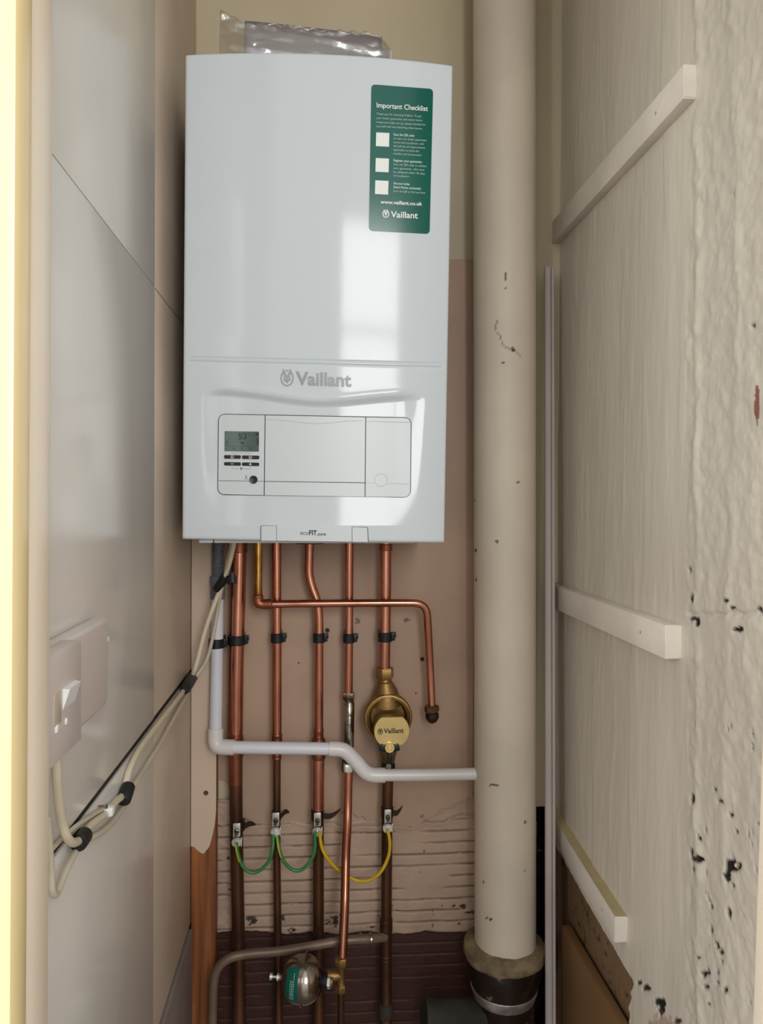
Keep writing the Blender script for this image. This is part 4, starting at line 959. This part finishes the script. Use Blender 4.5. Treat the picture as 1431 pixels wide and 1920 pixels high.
def tapeband(a, b, r, label, flat=1.0):
    d = (b - a); mb = MB(); tube(mb, [a, a + d * .05, a + d * .5, a + d * .95, b], [r * .9, r, r * 1.03, r, r * .9], 20); return tag(mb.build('tape_band', 'tape'), label, 'tape', 'black tape round the cables')
t = tapeband(PY(424, 1079, 1.280), PY(406, 1106, 1.292), .0075, 'black tape with a loose tail, highest on the cables under the boiler')
mb = MB(); vs = []
for k in range(9):
    p = PY(424 + 20 * k / 8, 1085 + 3 * math.sin(k), 1.272 - .004 * math.sin(k / 8 * 3)); hw = .0055 + .0035 * math.sin(k / 8 * math.pi)
    vs += [p + Vector((0, 0, hw)), p + Vector((0, 0, -hw)), p + Vector((0, .003, -hw)), p + Vector((0, .003, hw))]
mb.add(vs, [(4 * k + j, 4 * k + (j + 1) % 4, 4 * k + 4 + (j + 1) % 4, 4 * k + 4 + j) for k in range(8) for j in range(4)] + [(0, 1, 2, 3), (35, 34, 33, 32)]); mb.build('loose_tail', 'tape', t)
tapeband(wp(362, 1268, .003), wp(347, 1292, .003), .0092, 'black tape where the two cables pass the wooden post')
tapeband(wp(241, 1473, .003), wp(231, 1503, .002), .0080, 'black tape just above the white cable clip')
tapeband(wp(158, 1565, .004), wp(146, 1582, .004), .0080, 'black tape lowest on the cables, where they fork')
mb = MB(); c = wp(203, 1520, .002); boxm(mb, c, (.012, .011, .010), bev=.002); cl = tag(mb.build('cable_clip', 'rocker'), 'small white plastic cable clip nailed to the left wall', 'cable clip')
mb = MB(); lathe(mb, wp(193, 1512, .0), (1, -.2, 0), [(-.006, .001), (.003, .001), (.003, .0022), (.0045, .0022)], 10); mb.build('nail', 'steel', cl)

# fused spur: surface box with a switch plate
XS = XL + .0018
yF = PXp(197, 1250, XS + .014).y; yN = .537
ztop = PXp(188, 1160, XS + .014).z; zbot = PXp(160, 1352, XS + .012).z
sb = thing('fused_spur', (XS + .02, .55, zbot), 'white wall switch box half hidden by the door trim at the left', 'switch')
mb = MB(); boxm(mb, ((XS + XS + .018) / 2, (yF + yN) / 2, (ztop + zbot) / 2), (.018, yF - yN, ztop - zbot), bev=.007, seg=4); mb.build('back_box', 'spur', sb)
xp = XS + .014; yP = PXp(153, 1300, xp + .016).y
z1 = PXp(150, 1201, xp + .016).z; z0 = PXp(147, 1392, xp + .016).z
mb = MB(); boxm(mb, (xp + .006, (yP + .537) / 2, (z0 + z1) / 2), (.020, yP - .537, z1 - z0), bev=.0015); mb.build('switch_plate', 'spur', sb)
xf = xp + .016
ra = PXp(118, 1290, xf).y; rb = PXp(141, 1290, xf).y; rz1 = PXp(128, 1284, xf).z; rz0 = PXp(122, 1336, xf).z
mb = MB(); mb.add([(xf - .001, ra, rz0), (xf - .001, rb, rz0), (xf - .001, rb, rz1), (xf - .001, ra, rz1), (xf + .005, ra + .001, rz1 - .001), (xf + .005, rb - .001, rz1 - .001)], [(0, 3, 4), (1, 5, 2), (3, 2, 5, 4), (0, 4, 5, 1), (0, 1, 2, 3)])
mb.build('rocker', 'rocker', sb, smooth=0)
ia = PXp(101, 1290, xf).y; ib = PXp(114, 1290, xf).y
mb = MB(); boxm(mb, (xf, (ia + ib) / 2, (rz0 + rz1) / 2 - .002), (.0012, ib - ia, (rz1 - rz0) * 1.25), bev=.0005); mb.build('switch_recess', 'rocker2', sb)
mb = MB(); boxm(mb, PXp(106, 1366, xf), (.003, .006, .006), bev=.001); boxm(mb, PXp(124, 1352, xf), (.002, .004, .005), bev=.0008); mb.build('fuse_holder', 'rocker', sb)
mb = MB(); lathe(mb, PXp(196, 1199, XS + .014), (.3, 1, 0), [(-.002, .004), (.003, .004), (.004, .0025)], 6); mb.build('box_screw', 'spur', sb)

for o in list(bpy.data.objects):
    if '_org' in o: del o['_org']
